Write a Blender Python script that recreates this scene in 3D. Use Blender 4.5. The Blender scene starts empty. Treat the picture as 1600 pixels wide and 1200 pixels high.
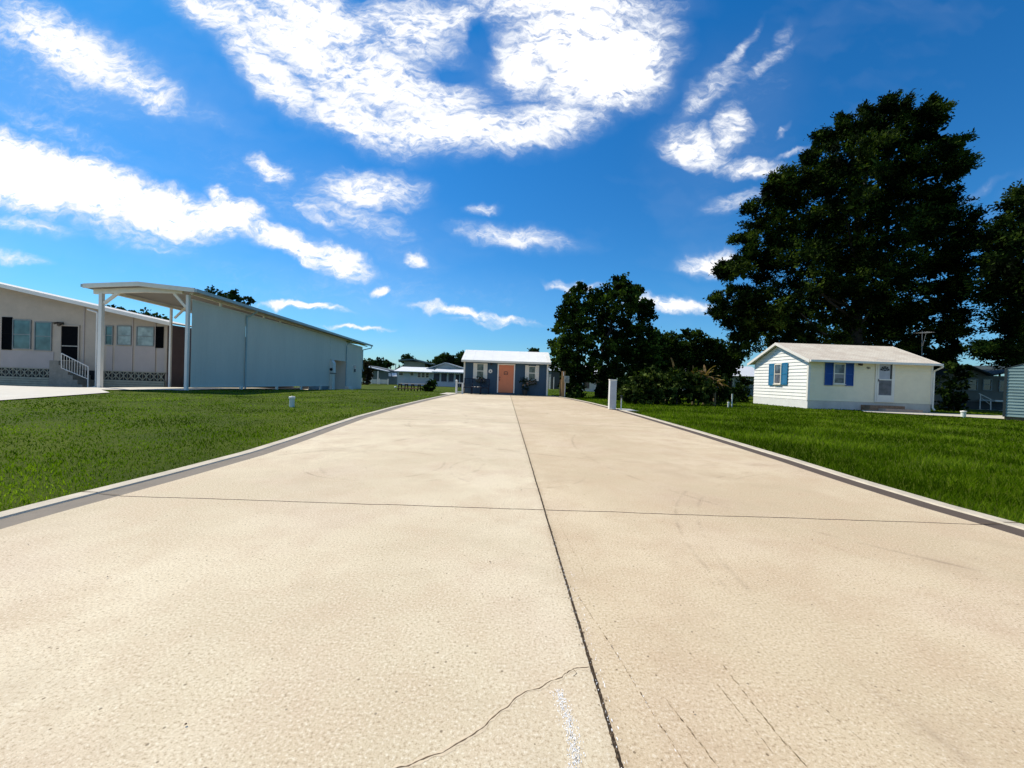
import bpy, math, random
import numpy as np
from mathutils import Vector, Matrix
random.seed(7); rng = np.random.default_rng(7)
S = bpy.context.scene
COL = S.collection

# ------------------------------------------------------------------ camera
F = 620.0; ROLL = math.radians(1.9); PITCH = math.atan(7/F)
cd = bpy.data.cameras.new('camera'); cam = bpy.data.objects.new('camera', cd); COL.objects.link(cam)
cd.sensor_width = 36; cd.lens = 36*F/1600; cd.clip_start = 0.05; cd.clip_end = 3000
cam.location = (0, 0, 1.0)
cam.rotation_euler = (Matrix.Rotation(math.pi/2-PITCH, 4, 'X') @ Matrix.Rotation(ROLL, 4, 'Z')).to_euler()
S.camera = cam
def ray(px, py):
    dx = px-800; dy = py-600
    ux = dx*math.cos(ROLL)+dy*math.sin(ROLL); uy = -dx*math.sin(ROLL)+dy*math.cos(ROLL)
    x, y, z = ux/F, 1, -uy/F
    return x, y*math.cos(PITCH)+z*math.sin(PITCH), z*math.cos(PITCH)-y*math.sin(PITCH)
def W(px, py, Y):                       # photo measurement -> world point at depth Y
    x, y, z = ray(px, py); t = Y/y
    return Vector((x*t, Y, 1+z*t))
def G(px, py, h=0.0):                   # photo measurement -> ground point
    x, y, z = ray(px, py); t = (h-1)/z
    return Vector((x*t, y*t, h))
def R(x0, y0, x1, y1, Y):               # measured rectangle -> x0,x1,z0,z1
    xm = (x0+x1)/2; ym = (y0+y1)/2
    return W(x0, ym, Y).x, W(x1, ym, Y).x, W(xm, y1, Y).z, W(xm, y0, Y).z
def sm(t):
    t = min(1, max(0, t)); return t*t*(3-2*t)
def g(x, y):
    a = -0.35*sm((y-27)/8)*sm((6-x)/5)
    b = -0.32*sm((-x-18.5)/4)*sm((y-17)/6)
    c = -0.15*sm((-x-10)/5)*sm((y-20)/8)
    return max(-0.42, a+b+c)

# ------------------------------------------------------------------ object helpers
def tag(o, label=None, cat=None, group=None, kind=None):
    if label: o['label'] = label
    if cat: o['category'] = cat
    if group: o['group'] = group
    if kind: o['kind'] = kind
    return o
def thing(name, loc, label, cat, group=None):
    o = bpy.data.objects.new(name, None); COL.objects.link(o); o.location = loc
    o.empty_display_size = 0.2
    return tag(o, label, cat, group)
def origin(o):
    while o.parent: o = o.parent
    return Vector(o.location)
class MB:
    def __init__(s, M=None): s.v = []; s.f = []; s.M = M
    def add(s, vs, fs):
        n = len(s.v)
        for p in vs:
            p = Vector(p)
            s.v.append(s.M @ p if s.M else p)
        s.f += [tuple(n+i for i in f) for f in fs]
        return s
    def box(s, x0, x1, y0, y1, z0, z1):
        return s.add([(x0,y0,z0),(x1,y0,z0),(x1,y1,z0),(x0,y1,z0),(x0,y0,z1),(x1,y0,z1),(x1,y1,z1),(x0,y1,z1)],
              [(0,3,2,1),(4,5,6,7),(0,1,5,4),(1,2,6,5),(2,3,7,6),(3,0,4,7)])
    def beam(s, p, q, w, h=None, up=(0,0,1)):
        h = h or w; p = Vector(p); q = Vector(q); d = (q-p).normalized(); up = Vector(up)
        if abs(d.dot(up)) > .98: up = Vector((0,1,0))
        a = d.cross(up).normalized()*w/2; b = a.cross(d).normalized()*h/2
        vs = [e+sx*a+sz*b for e in (p, q) for sx, sz in ((-1,-1),(1,-1),(1,1),(-1,1))]
        return s.add(vs, [(0,1,2,3),(7,6,5,4),(0,4,5,1),(1,5,6,2),(2,6,7,3),(3,7,4,0)])
    def tube(s, p, q, r0, r1=None, n=10, caps=True):
        r1 = r0 if r1 is None else r1; p = Vector(p); q = Vector(q); d = (q-p).normalized()
        u = Vector((0,0,1)) if abs(d.z) < .9 else Vector((1,0,0))
        a = d.cross(u).normalized(); b = d.cross(a)
        vs = [p+(a*math.cos(2*math.pi*i/n)+b*math.sin(2*math.pi*i/n))*r0 for i in range(n)]
        vs += [q+(a*math.cos(2*math.pi*i/n)+b*math.sin(2*math.pi*i/n))*r1 for i in range(n)]
        fs = [(i,(i+1)%n,n+(i+1)%n,n+i) for i in range(n)]
        if caps: fs += [tuple(range(n-1,-1,-1)), tuple(range(n,2*n))]
        return s.add(vs, fs)
    def path(s, pts, r, n=8):
        for i in range(len(pts)-1):
            ra = r[i] if isinstance(r, (list,tuple)) else r; rb = r[i+1] if isinstance(r, (list,tuple)) else r
            s.tube(pts[i], pts[i+1], ra, rb, n)
        return s
    def prism(s, poly, y0, y1):         # polygon in xz, extruded in y
        n = len(poly)
        return s.add([(x,y0,z) for x,z in poly]+[(x,y1,z) for x,z in poly],
              [tuple(range(n)), tuple(range(2*n-1,n-1,-1))]+[(i,n+i,n+(i+1)%n,(i+1)%n) for i in range(n)])
    def lathe(s, c, prof, n=16):
        c = Vector(c); k = len(prof); vs = []
        for r, z in prof:
            vs += [(c.x+r*math.cos(2*math.pi*i/n), c.y+r*math.sin(2*math.pi*i/n), c.z+z) for i in range(n)]
        fs = [(j*n+i, j*n+(i+1)%n, (j+1)*n+(i+1)%n, (j+1)*n+i) for j in range(k-1) for i in range(n)]
        fs += [tuple(range(n-1,-1,-1)), tuple(range((k-1)*n, k*n))]
        return s.add(vs, fs)
    def build(s, name, mat, parent=None, smooth=False, label=None):
        me = bpy.data.meshes.new(name)
        o0 = origin(parent) if parent else Vector((0,0,0))
        me.from_pydata([tuple(v-o0) for v in s.v], [], s.f); me.update()
        if smooth: me.polygons.foreach_set('use_smooth', [True]*len(me.polygons))
        me.materials.append(mat)
        o = bpy.data.objects.new(name, me); COL.objects.link(o)
        if parent: o.parent = parent
        if label: o['label'] = label
        return o
def npmesh(name, V, Fq, mat, parent=None, k=4):
    me = bpy.data.meshes.new(name)
    if parent: V = V - np.array(origin(parent))
    me.vertices.add(len(V)); me.vertices.foreach_set('co', V.astype(np.float32).ravel())
    nf = len(Fq); me.loops.add(nf*k); me.loops.foreach_set('vertex_index', Fq.astype(np.int32).ravel())
    me.polygons.add(nf); me.polygons.foreach_set('loop_start', np.arange(0, nf*k, k, dtype=np.int32))
    me.update(calc_edges=True); me.materials.append(mat)
    o = bpy.data.objects.new(name, me); COL.objects.link(o)
    if parent: o.parent = parent
    return o

# ------------------------------------------------------------------ materials
class NT:
    def __init__(s, nt): s.nt = nt; s.n = nt.nodes; s.l = nt.links
    def node(s, t, **kw):
        n = s.n.new(t)
        for k, v in kw.items():
            if k.startswith('i_'):
                key = k[2:]; key = int(key) if key.isdigit() else key.replace('_', ' ')
                if hasattr(v, 'is_linked') or isinstance(v, bpy.types.NodeSocket): s.l.new(v, n.inputs[key])
                else: n.inputs[key].default_value = v
            else: setattr(n, k, v)
        return n
    def math(s, op, a, b=None, c=None, clamp=False):
        n = s.n.new('ShaderNodeMath'); n.operation = op; n.use_clamp = clamp
        for i, v in enumerate((a, b, c)):
            if v is None: continue
            if isinstance(v, bpy.types.NodeSocket): s.l.new(v, n.inputs[i])
            else: n.inputs[i].default_value = v
        return n.outputs[0]
    def noise(s, vec, scale, detail=4, rough=.55, out='Fac'):
        n = s.n.new('ShaderNodeTexNoise'); n.inputs['Scale'].default_value = scale
        n.inputs['Detail'].default_value = detail; n.inputs['Roughness'].default_value = rough
        if vec: s.l.new(vec, n.inputs['Vector'])
        return n.outputs[out]
    def ramp(s, fac, stops):
        n = s.n.new('ShaderNodeValToRGB'); s.l.new(fac, n.inputs[0]); cr = n.color_ramp
        while len(cr.elements) < len(stops): cr.elements.new(.5)
        for e, (p, c) in zip(cr.elements, stops): e.position = p; e.color = (*c, 1) if len(c) == 3 else c
        return n.outputs[0]
    def mix(s, fac, a, b, mode='MIX'):
        n = s.n.new('ShaderNodeMix'); n.data_type = 'RGBA'; n.blend_type = mode
        for i, v in ((0, fac), (6, a), (7, b)):
            if isinstance(v, bpy.types.NodeSocket): s.l.new(v, n.inputs[i])
            else: n.inputs[i].default_value = v if i == 0 else (*v, 1)
        return n.outputs[2]
def newmat(name):
    m = bpy.data.materials.new(name); m.use_nodes = True; t = NT(m.node_tree)
    b = m.node_tree.nodes['Principled BSDF']; return m, t, b
MATS = {}
def paint(name, c, rough=.6, var=.12, scale=3, bump=.0, bscale=60, metal=0, dirt=0, spec=.5, vert=False):
    if name in MATS: return MATS[name]
    m, t, b = newmat(name)
    co = t.node('ShaderNodeTexCoord').outputs['Object']
    if vert:
        mp = t.node('ShaderNodeMapping'); mp.inputs['Scale'].default_value = (1, 1, .15); t.l.new(co, mp.inputs[0]); cv = mp.outputs[0]
    else: cv = co
    n = t.noise(cv, scale, 5, .65)
    lo = tuple(x*(1-var) for x in c); hi = tuple(min(1, x*(1+var)) for x in c)
    col = t.ramp(n, [(.3, lo), (.7, hi)])
    if dirt:
        n2 = t.noise(cv, scale*.35, 6, .7)
        f = t.math('MULTIPLY', t.math('SUBTRACT', n2, .48, clamp=True), dirt*6, clamp=True)
        col = t.mix(f, col, tuple(x*.55 for x in c))
    t.l.new(col, b.inputs['Base Color'])
    b.inputs['Roughness'].default_value = rough; b.inputs['Metallic'].default_value = metal
    b.inputs['Specular IOR Level'].default_value = spec
    if bump:
        bn = t.node('ShaderNodeBump', i_Strength=bump, i_Distance=.01); t.l.new(t.noise(co, bscale, 3), bn.inputs['Height'])
        t.l.new(bn.outputs[0], b.inputs['Normal'])
    MATS[name] = m; return m
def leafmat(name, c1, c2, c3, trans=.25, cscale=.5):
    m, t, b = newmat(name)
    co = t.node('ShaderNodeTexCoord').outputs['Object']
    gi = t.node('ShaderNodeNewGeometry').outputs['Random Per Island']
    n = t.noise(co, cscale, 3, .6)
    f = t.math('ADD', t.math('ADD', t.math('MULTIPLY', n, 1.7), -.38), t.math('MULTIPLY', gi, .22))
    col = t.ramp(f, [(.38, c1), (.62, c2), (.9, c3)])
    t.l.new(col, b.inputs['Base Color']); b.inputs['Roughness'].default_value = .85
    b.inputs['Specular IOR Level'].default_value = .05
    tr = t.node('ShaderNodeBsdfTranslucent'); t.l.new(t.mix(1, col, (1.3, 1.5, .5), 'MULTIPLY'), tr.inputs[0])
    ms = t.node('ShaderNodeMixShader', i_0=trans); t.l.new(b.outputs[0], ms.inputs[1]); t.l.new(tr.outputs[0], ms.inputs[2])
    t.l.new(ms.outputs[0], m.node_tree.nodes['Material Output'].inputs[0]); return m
def glassmat(name, c, rough=.06, scale=1.5, var=.5):
    m, t, b = newmat(name)
    co = t.node('ShaderNodeTexCoord').outputs['Object']
    n = t.noise(co, scale, 2)
    t.l.new(t.ramp(n, [(.35, tuple(x*(1-var) for x in c)), (.65, tuple(x*(1+var) for x in c))]), b.inputs['Base Color'])
    b.inputs['Roughness'].default_value = rough; b.inputs['Specular IOR Level'].default_value = .6
    MATS[name] = m; return m
WHITE = paint('white_paint', (.85,.79,.70), .5, .05, 2, dirt=.12)
TRIM = paint('white_trim', (.82,.75,.63), .45, .06, 3, dirt=.1)
ALU = paint('white_aluminium', (.78,.74,.67), .4, .06, 1.5, dirt=.2, vert=True)
DARK = paint('black_metal', (.02,.02,.02), .5)
BLACKSH = paint('black_shutter_paint', (.004,.004,.005), .8, spec=.05)
WOOD = paint('weathered_wood', (.16,.10,.055), .8, .35, 12, bump=.3)
CONC = paint('pale_concrete', (.56,.50,.41), .85, .12, 2.5, bump=.3, bscale=90)

# ------------------------------------------------------------------ world and sun
SUN_EL = math.radians(51); SX, SY = -.885, .466
w = bpy.data.worlds.new('World'); S.world = w; w.use_nodes = True
T = NT(w.node_tree); bg = w.node_tree.nodes['Background']
sky = T.node('ShaderNodeTexSky'); sky.sky_type = 'NISHITA'; sky.sun_disc = False
sky.sun_elevation = SUN_EL; sky.sun_rotation = math.atan2(SX, SY)
sky.air_density = 1.0; sky.dust_density = .3; sky.ozone_density = 2.5; sky.altitude = 0
tc = T.node('ShaderNodeTexCoord'); sep = T.node('ShaderNodeSeparateXYZ', i_0=tc.outputs['Generated'])
X, Y_, Z = sep.outputs
ay = T.math('MAXIMUM', T.math('ABSOLUTE', Y_), .02)
u = T.math('DIVIDE', X, ay); v = T.math('DIVIDE', Z, ay)
uv = T.node('ShaderNodeCombineXYZ'); T.l.new(u, uv.inputs[0]); T.l.new(v, uv.inputs[1])
def warp(vec, scale, amt, detail=3):
    nc = T.noise(vec, scale, detail, .6, 'Color')
    a = T.node('ShaderNodeVectorMath', operation='SUBTRACT'); T.l.new(nc, a.inputs[0]); a.inputs[1].default_value = (.5,.5,.5)
    b = T.node('ShaderNodeVectorMath', operation='SCALE'); T.l.new(a.outputs[0], b.inputs[0]); b.inputs['Scale'].default_value = amt
    c = T.node('ShaderNodeVectorMath', operation='ADD'); T.l.new(vec, c.inputs[0]); T.l.new(b.outputs[0], c.inputs[1])
    return c.outputs[0]
wv = warp(warp(uv.outputs[0], 4, .10, 4), 16, .045, 4)
BLOBS = [
 (330,20,90,40,30,.8),(500,30,160,60,20,.85),(430,120,110,40,38,.8),(560,190,120,42,22,.85),(690,150,90,40,0,.8),(640,50,90,55,10,.8),(810,215,120,30,-14,.8),(720,20,60,18,0,.75),(880,10,200,40,0,.9),(820,100,60,60,0,.95), # photo x, y, half length, half width, tilt down-right, weight
 (110,70,175,58,28,.80),(215,135,95,36,28,.75),(20,45,90,40,25,.5),
 (20,262,150,62,22,1.5),(130,290,140,55,17,1.4),(240,325,130,46,12,1.3),(350,340,80,36,5,1.2),(345,305,35,22,35,.8),
 (455,385,90,26,24,1.1),(530,410,65,28,20,1.0),(597,452,22,9,-15,.8),(170,340,160,40,20,.5),
 (425,262,52,22,28,.75),(575,300,95,38,6,.85),(620,292,60,34,10,.6),(560,345,110,34,25,.45),(500,340,60,14,40,.5),
 (755,325,34,11,-6,.6),(800,370,120,22,6,.6),(740,368,60,14,10,.3),(645,413,24,11,18,.8),
 (400,20,150,26,32,.7),(470,70,190,50,33,.85),(590,120,200,70,25,.85),(640,30,170,42,0,.75),(700,200,190,48,2,.9),(600,190,140,40,18,.6),
 (900,60,130,80,0,1.0),(950,100,120,75,-10,1.4),(850,190,130,42,-12,.75),(1020,50,60,65,0,.6),(900,175,45,40,40,.4),
 (700,112,40,15,5,-.40),(745,52,22,30,-20,-.50),(390,70,90,45,35,.7),(540,150,120,45,28,.7),(620,90,120,60,20,.45),(560,50,120,50,10,.5),
 (1085,225,62,38,20,.85),(1140,200,50,34,-60,.75),(1110,140,75,26,-40,.5),(1140,90,80,12,-58,.45),(1190,95,75,15,-38,.4),(1215,50,40,16,-60,.25),
 (1170,262,62,17,4,.75),(1150,312,62,17,-8,.5),(1220,205,22,8,-45,.4),(1235,245,40,8,-8,.4),
 (1110,410,58,20,-8,.9),(1045,478,75,14,2,.95),(900,450,55,9,3,.7),(740,490,110,9,8,.85),(780,502,90,7,2,.5),
 (475,476,90,7,6,.95),(560,511,60,5,0,.7),(25,345,110,18,12,.5),(20,400,70,12,6,.55),(240,385,55,8,10,.45),
 (90,200,180,30,22,.28),(330,180,90,20,20,.18),(620,400,130,30,20,.18),(1530,290,45,9,-25,.22),(100,120,240,90,25,.22),(480,310,280,75,20,.20),(1140,180,170,100,-55,.16),(560,450,520,50,6,.16),
]
tot = None; neg = []
for (cx, cy, a, b, ang, wt) in BLOBS:
    x, y, z = ray(cx, cy)
    mp = T.node('ShaderNodeMapping'); mp.vector_type = 'TEXTURE'
    mp.inputs['Location'].default_value = (x/y, z/y, 0)
    mp.inputs['Rotation'].default_value = (0, 0, -(math.radians(ang)-ROLL))
    mp.inputs['Scale'].default_value = (a/F*1.32, b/F*1.32, 1)
    T.l.new(wv, mp.inputs[0])
    L = T.node('ShaderNodeVectorMath', operation='LENGTH'); T.l.new(mp.outputs[0], L.inputs[0])
    mr = T.node('ShaderNodeMapRange'); mr.interpolation_type = 'SMOOTHSTEP'
    T.l.new(L.outputs['Value'], mr.inputs[0]); mr.inputs[1].default_value = 1.0; mr.inputs[2].default_value = .1
    mr.inputs[3].default_value = 0; mr.inputs[4].default_value = wt
    if wt < 0: neg.append(mr.outputs[0]); continue
    if tot is None: tot = mr.outputs[0]
    else:
        tot = T.math('MAXIMUM', tot, mr.outputs[0])
for q in neg: tot = T.math('ADD', tot, q)
tot = T.math('MAXIMUM', tot, 0)
# streaky and puffy detail
st = T.node('ShaderNodeMapping'); st.inputs['Rotation'].default_value = (0,0,math.radians(24)); st.inputs['Scale'].default_value = (1, 2.3, 1)
T.l.new(wv, st.inputs[0])
n1 = T.noise(st.outputs[0], 5, 9, .68); n2 = T.noise(st.outputs[0], 26, 6, .62); n3 = T.noise(st.outputs[0], 1.6, 4, .6)
n4 = T.noise(st.outputs[0], 38, 4, .6)
det = T.math('ADD', T.math('MULTIPLY', T.math('SUBTRACT', n1, .5), 2.6), T.math('ADD', T.math('MULTIPLY', T.math('SUBTRACT', n2, .53), 2.5), T.math('MULTIPLY', T.math('SUBTRACT', n4, .5), 1.8)))
totc = T.math('MULTIPLY', T.math('MINIMUM', tot, 1.6), 1.16)
dens = T.math('ADD', totc, T.math('MULTIPLY', det, T.math('ADD', T.math('MULTIPLY', T.math('MINIMUM', tot, 1), 1.0), .04)))
thin = T.math('ADD', T.math('MULTIPLY', T.math('SUBTRACT', n3, .50, clamp=True), .35), T.math('MULTIPLY', T.math('MINIMUM', tot, 1), .30))
mr = T.node('ShaderNodeMapRange'); mr.interpolation_type = 'SMOOTHSTEP'; T.l.new(dens, mr.inputs[0]); mr.inputs[1].default_value = .10; mr.inputs[2].default_value = 1.22
cloud = T.math('MINIMUM', T.math('ADD', mr.outputs[0], thin), 1.0, clamp=True)
cloud = T.math('MULTIPLY', cloud, T.math('MULTIPLY', T.math('ADD', Z, .0), 14, clamp=True))
# saturated clear-air sky from the physical sky
hs = T.node('ShaderNodeHueSaturation', i_Saturation=1.15, i_Value=1.0); T.l.new(sky.outputs[0], hs.inputs['Color'])
skyc = T.mix(1, hs.outputs[0], T.ramp(T.math('ABSOLUTE', Z), [(0, (.62,.92,1.22)), (.18, (.42,1.02,1.38)), (.7, (.14,1.0,1.48))]), 'MULTIPLY')
bright = T.ramp(T.math('MULTIPLY', totc, .67), [(0, (7.4, 8.1, 9.3)), (1, (12.5, 12.3, 12.1))])
fin = T.mix(cloud, skyc, bright)
T.l.new(fin, bg.inputs[0]); bg.inputs[1].default_value = .10
sl = bpy.data.lights.new('sun', 'SUN'); sl.energy = 5; sl.angle = math.radians(.5); sl.color = (1, .93, .79)
so = bpy.data.objects.new('sun', sl); COL.objects.link(so)
sv = Vector((SX*math.cos(SUN_EL), SY*math.cos(SUN_EL), math.sin(SUN_EL)))
so.rotation_euler = sv.to_track_quat('Z', 'Y').to_euler(); so.location = (-20, 15, 40)
S.view_settings.view_transform = 'Standard'; S.view_settings.look = 'None'; S.view_settings.exposure = 0
S.cycles.max_bounces = 6; S.cycles.transparent_max_bounces = 6

# ------------------------------------------------------------------ driveway outline
LO = [(-3.35,-4),(-3.34,2.6),(-3.27,3.68),(-3.24,4.79),(-3.33,5.98),(-3.46,7.21),(-3.65,9.21),(-3.78,12.6),(-3.80,16.9),(-3.75,20.5),(-3.62,24.0),(-3.3,26.2)]
RO = [(3.97,-4),(3.97,3.04),(3.93,3.49),(3.94,4.37),(4.02,5.52),(4.12,8.48),(4.15,12),(4.12,15),(3.9,19),(3.55,22.5),(3.1,24.8),(2.75,26.2)]
ys = np.array([-4]+list(np.arange(0,26.01,.25))+[26.2])
lx = np.interp(ys, [p[1] for p in LO], [p[0] for p in LO]); rx = np.interp(ys, [p[1] for p in RO], [p[0] for p in RO])
def strip(xa, xb, z, name, mat, zb=None):
    zb = z if zb is None else zb
    V = [(a, y, z) for a, y in zip(xa, ys)]+[(b, y, zb) for b, y in zip(xb, ys)]; n = len(ys)
    mb = MB(); mb.add(V, [(i, n+i, n+i+1, i+1) for i in range(n-1)]); return mb
# concrete with saw-cut joints
m, t, b = newmat('driveway_concrete'); DRV = m
co = t.node('ShaderNodeTexCoord').outputs['Object']
big = t.noise(co, .45, 5, .6); mid = t.noise(co, 2.2, 6, .65); fine = t.noise(co, 95, 4, .75); vf = t.noise(co, 260, 3, .7)
base = t.ramp(big, [(.40, (.61,.50,.335)), (.60, (.76,.645,.455))])
base = t.mix(t.ramp(mid, [(.44,(0,0,0)),(.64,(.8,.8,.8))]), base, (.61,.475,.32))
pinkn = t.noise(co, .9, 3, .5)
base = t.mix(t.math('MULTIPLY', t.math('SUBTRACT', pinkn, .5, clamp=True), 2.2, clamp=True), base, (.56,.42,.31))
base = t.mix(t.ramp(fine, [(.37,(.9,.9,.9)),(.46,(0,0,0))]), base, (.40,.30,.19))
base = t.mix(t.ramp(fine, [(.54,(0,0,0)),(.64,(.7,.7,.7))]), base, (.86,.78,.62))
base = t.mix(t.ramp(vf, [(.35,(.9,.9,.9)),(.43,(0,0,0))]), base, (.40,.31,.20))
vo = t.node('ShaderNodeTexVoronoi'); vo.inputs['Scale'].default_value = 30; t.l.new(co, vo.inputs['Vector'])
sc = t.node('ShaderNodeSeparateColor'); t.l.new(vo.outputs['Color'], sc.inputs[0])
pit = t.math('MULTIPLY', t.math('LESS_THAN', vo.outputs['Distance'], .13), t.math('GREATER_THAN', sc.outputs[0], .86))
stn = t.ramp(t.noise(co, .7, 7, .75), [(.52,(0,0,0)),(.68,(.55,.55,.55))])
base = t.mix(stn, base, (.50,.40,.27))
base = t.mix(t.math('MULTIPLY', pit, .7), base, (.13,.09,.05))
# tyre arcs and old stains, broken up by noise
sx = t.node('ShaderNodeSeparateXYZ', i_0=co)
def ring(cx, cy, r, wd):
    dx = t.math('SUBTRACT', sx.outputs[0], cx); dy = t.math('SUBTRACT', sx.outputs[1], cy)
    d = t.math('SQRT', t.math('ADD', t.math('MULTIPLY', dx, dx), t.math('MULTIPLY', dy, dy)))
    return t.math('SUBTRACT', 1, t.math('DIVIDE', t.math('ABSOLUTE', t.math('SUBTRACT', d, r)), wd), clamp=True)
arcs = None
for q in [(-1.2,4.6,.9,.03),(.1,4.4,.75,.02),(-1.5,4.5,.75,.02),(4,2,2.9,.02),(4.3,1.8,3.1,.025),(2.2,9.5,4.5,.04),(2.3,9.9,4.8,.03),(-7,9,6,.05),(3.0,12,1.9,.05),(6,6,5.0,.03)]:
    rr = ring(*q); arcs = rr if arcs is None else t.math('MAXIMUM', arcs, rr)
brk = t.ramp(t.noise(co, 2.2, 5, .7), [(.47,(0,0,0)),(.68,(1,1,1))])
base = t.mix(t.math('MULTIPLY', t.math('MULTIPLY', arcs, brk), .6), base, (.30,.23,.16))
# joints
def jline(coord, pos, wd, wob):
    nn = t.noise(co, 2.0, 2); n9 = t.noise(co, 40, 3)
    c = t.math('ADD', coord, t.math('MULTIPLY', t.math('SUBTRACT', nn, .5), wob))
    d = t.math('ABSOLUTE', t.math('SUBTRACT', c, pos))
    ww = t.math('MULTIPLY', t.math('ADD', n9, .35), wd)
    return t.math('LESS_THAN', d, ww), d
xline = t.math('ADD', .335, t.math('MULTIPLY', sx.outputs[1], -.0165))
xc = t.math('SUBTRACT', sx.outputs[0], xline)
jj, d0 = jline(xc, 0, .0068, .012)
jm = jj; halo = t.math('SUBTRACT', 1, t.math('DIVIDE', d0, .05), clamp=True)
for yj in (3.06, 9.15, 15.2, 21.2):
    a_, d_ = jline(sx.outputs[1], yj, .0075, .05); jm = t.math('MAXIMUM', jm, a_)
base = t.mix(t.math('GREATER_THAN', xc, 0), base, t.mix(1, base, (.93,.885,.84), 'MULTIPLY'))  # right half darker and tanner: light falloff put into the colour
base = t.mix(t.math('MULTIPLY', halo, t.math('MULTIPLY', mid, .42)), base, (.30,.20,.11))
jc = t.ramp(t.noise(co, 55, 4, .8), [(.40,(.028,.020,.012)),(.60,(.07,.045,.025)),(.72,(.30,.26,.20))])
base = t.mix(jm, base, jc)
t.l.new(base, b.inputs['Base Color']); b.inputs['Roughness'].default_value = .9; b.inputs['Specular IOR Level'].default_value = .25
hgt = t.math('SUBTRACT', t.math('ADD', fine, t.math('MULTIPLY', vf, .5)), t.math('MULTIPLY', jm, 3))
bn = t.node('ShaderNodeBump', i_Strength=.13, i_Distance=.004); t.l.new(hgt, bn.inputs['Height']); t.l.new(bn.outputs[0], b.inputs['Normal'])
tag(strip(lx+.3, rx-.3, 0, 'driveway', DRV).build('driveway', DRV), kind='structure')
GREYL = paint('grey_border_sky_lit', (.22,.18,.135), .85, .12, 6, bump=.3, bscale=120)  # left strip lighter than the right: sky reflection put into the colour
GREYR = paint('brown_grey_border_dimmed', (.088,.062,.044), .85, .12, 6, bump=.3, bscale=120)  # same border on the right, its weaker light put into the colour
BORD = paint('border_concrete', (.56,.48,.36), .85, .16, 5, dirt=.25, bump=.4, bscale=100)
o = strip(lx+.14, lx+.30, .010, '', None, 0).build('painted_border', GREYL); tag(o, kind='structure')
o = strip(rx-.30, rx-.14, 0, '', None, .010).build('painted_border', GREYR); tag(o, kind='structure')
for s_, ex in ((1, lx), (-1, rx)):
    V = []; n = len(ys)
    jit = rng.normal(0, .006, n)
    for dx, z in ((-.005, -.15), (0, .012), (.012, .022), (.13, .022), (.141, .008)):
        V += [(e+s_*dx+(j if dx < .01 else 0), y, z) for e, y, j in zip(ex, ys, jit)]
    mb = MB(); mb.add(V, [(k*n+i, (k+1)*n+i, (k+1)*n+i+1, k*n+i+1) for k in range(4) for i in range(n-1)])
    tag(mb.build('kerb_edge', BORD), kind='structure')
JD = None
# crack, scraped lines and chalk, thin sheets on the concrete
def ribbon(pts, wd, z, sub=.02, jit=.35, wander=0):
    mb = MB(); P = []
    for i in range(len(pts)-1):
        a = Vector((*pts[i], 0)); c = Vector((*pts[i+1], 0)); n = max(1, int((c-a).length/sub))
        for k in range(n): P.append(a.lerp(c, k/n))
    P.append(Vector((*pts[-1], 0))); V = []
    for i, p in enumerate(P):
        d = (P[min(i+1, len(P)-1)]-P[max(i-1, 0)]).normalized(); nrm = Vector((-d.y, d.x, 0))
        q = p+nrm*random.uniform(-wander, wander); ww = wd*random.uniform(1-jit, 1+jit)/2
        V += [(q.x-nrm.x*ww, q.y-nrm.y*ww, z), (q.x+nrm.x*ww, q.y+nrm.y*ww, z)]
    mb.add(V, [(2*i, 2*i+2, 2*i+3, 2*i+1) for i in range(len(P)-1)]); return mb
CRK = paint('crack_dark', (.13,.085,.045), .95, .4, 40)
CRH = paint('crack_worn_edge', (.66,.53,.36), .95, .15, 30)
cr = [(.305,1.385),(.25,1.372),(.215,1.345),(.18,1.32),(.12,1.28),(.075,1.262),(.03,1.22),(-.03,1.15),(-.08,1.10),(-.13,1.06),(-.23,1.01),(-.33,.97)]
cr2 = []
for i in range(len(cr)-1):
    for k in range(4):
        a = k/4; cr2.append((cr[i][0]*(1-a)+cr[i+1][0]*a+random.uniform(-.004,.004), cr[i][1]*(1-a)+cr[i+1][1]*a+random.uniform(-.004,.004)))
dr = bpy.data.objects['driveway']
ribbon(cr2, .016, .0005, .01, .5, .001).build('crack_worn_edge', CRH, dr)
ribbon(cr2, .0028, .0009, .008, .6, .0006).build('crack', CRK, dr)
ribbon([(.245,1.37),(.255,1.35),(.24,1.335)], .0018, .0009, .008, .5).build('crack', CRK, dr)
for yj in (3.06, 9.15):
    for e in (np.interp(yj, ys, lx), np.interp(yj, ys, rx)):
        s_ = 1 if e < 0 else -1
        ribbon([(e+s_*.30, yj), (e+s_*.145, yj)], .012, .0105, .02, .4).build('joint_line', CRK, dr)
        ribbon([(e+s_*.13, yj), (e+s_*.015, yj)], .012, .0232, .02, .4).build('joint_line', CRK, dr)
def dashes(pts, wd, z, dens, spread, n_per=90, L=.012):
    mb = MB()
    for i in range(len(pts)-1):
        a = Vector((*pts[i], 0)); c = Vector((*pts[i+1], 0)); d = (c-a).normalized(); nrm = Vector((-d.y, d.x, 0)); ln = (c-a).length
        for k in range(int(ln*n_per)):
            if random.random() > dens: continue
            p = a.lerp(c, random.random())+nrm*random.gauss(0, spread)
            l = random.uniform(.3, 1.4)*L; ww = wd*random.uniform(.3, 1.3)
            q = [(p.x-d.x*l/2, p.y-d.y*l/2, z), (p.x+nrm.x*ww, p.y+nrm.y*ww, z), (p.x+d.x*l/2, p.y+d.y*l/2, z), (p.x-nrm.x*ww*.6, p.y-nrm.y*ww*.6, z)]
            mb.add(q, [(0,1,2,3)])
    return mb
SCR = paint('scrape_dark', (.28,.20,.12), .95, .3, 40); CHK = paint('chalky_white', (.95,.95,.93), .95, .1, 40)
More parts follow.
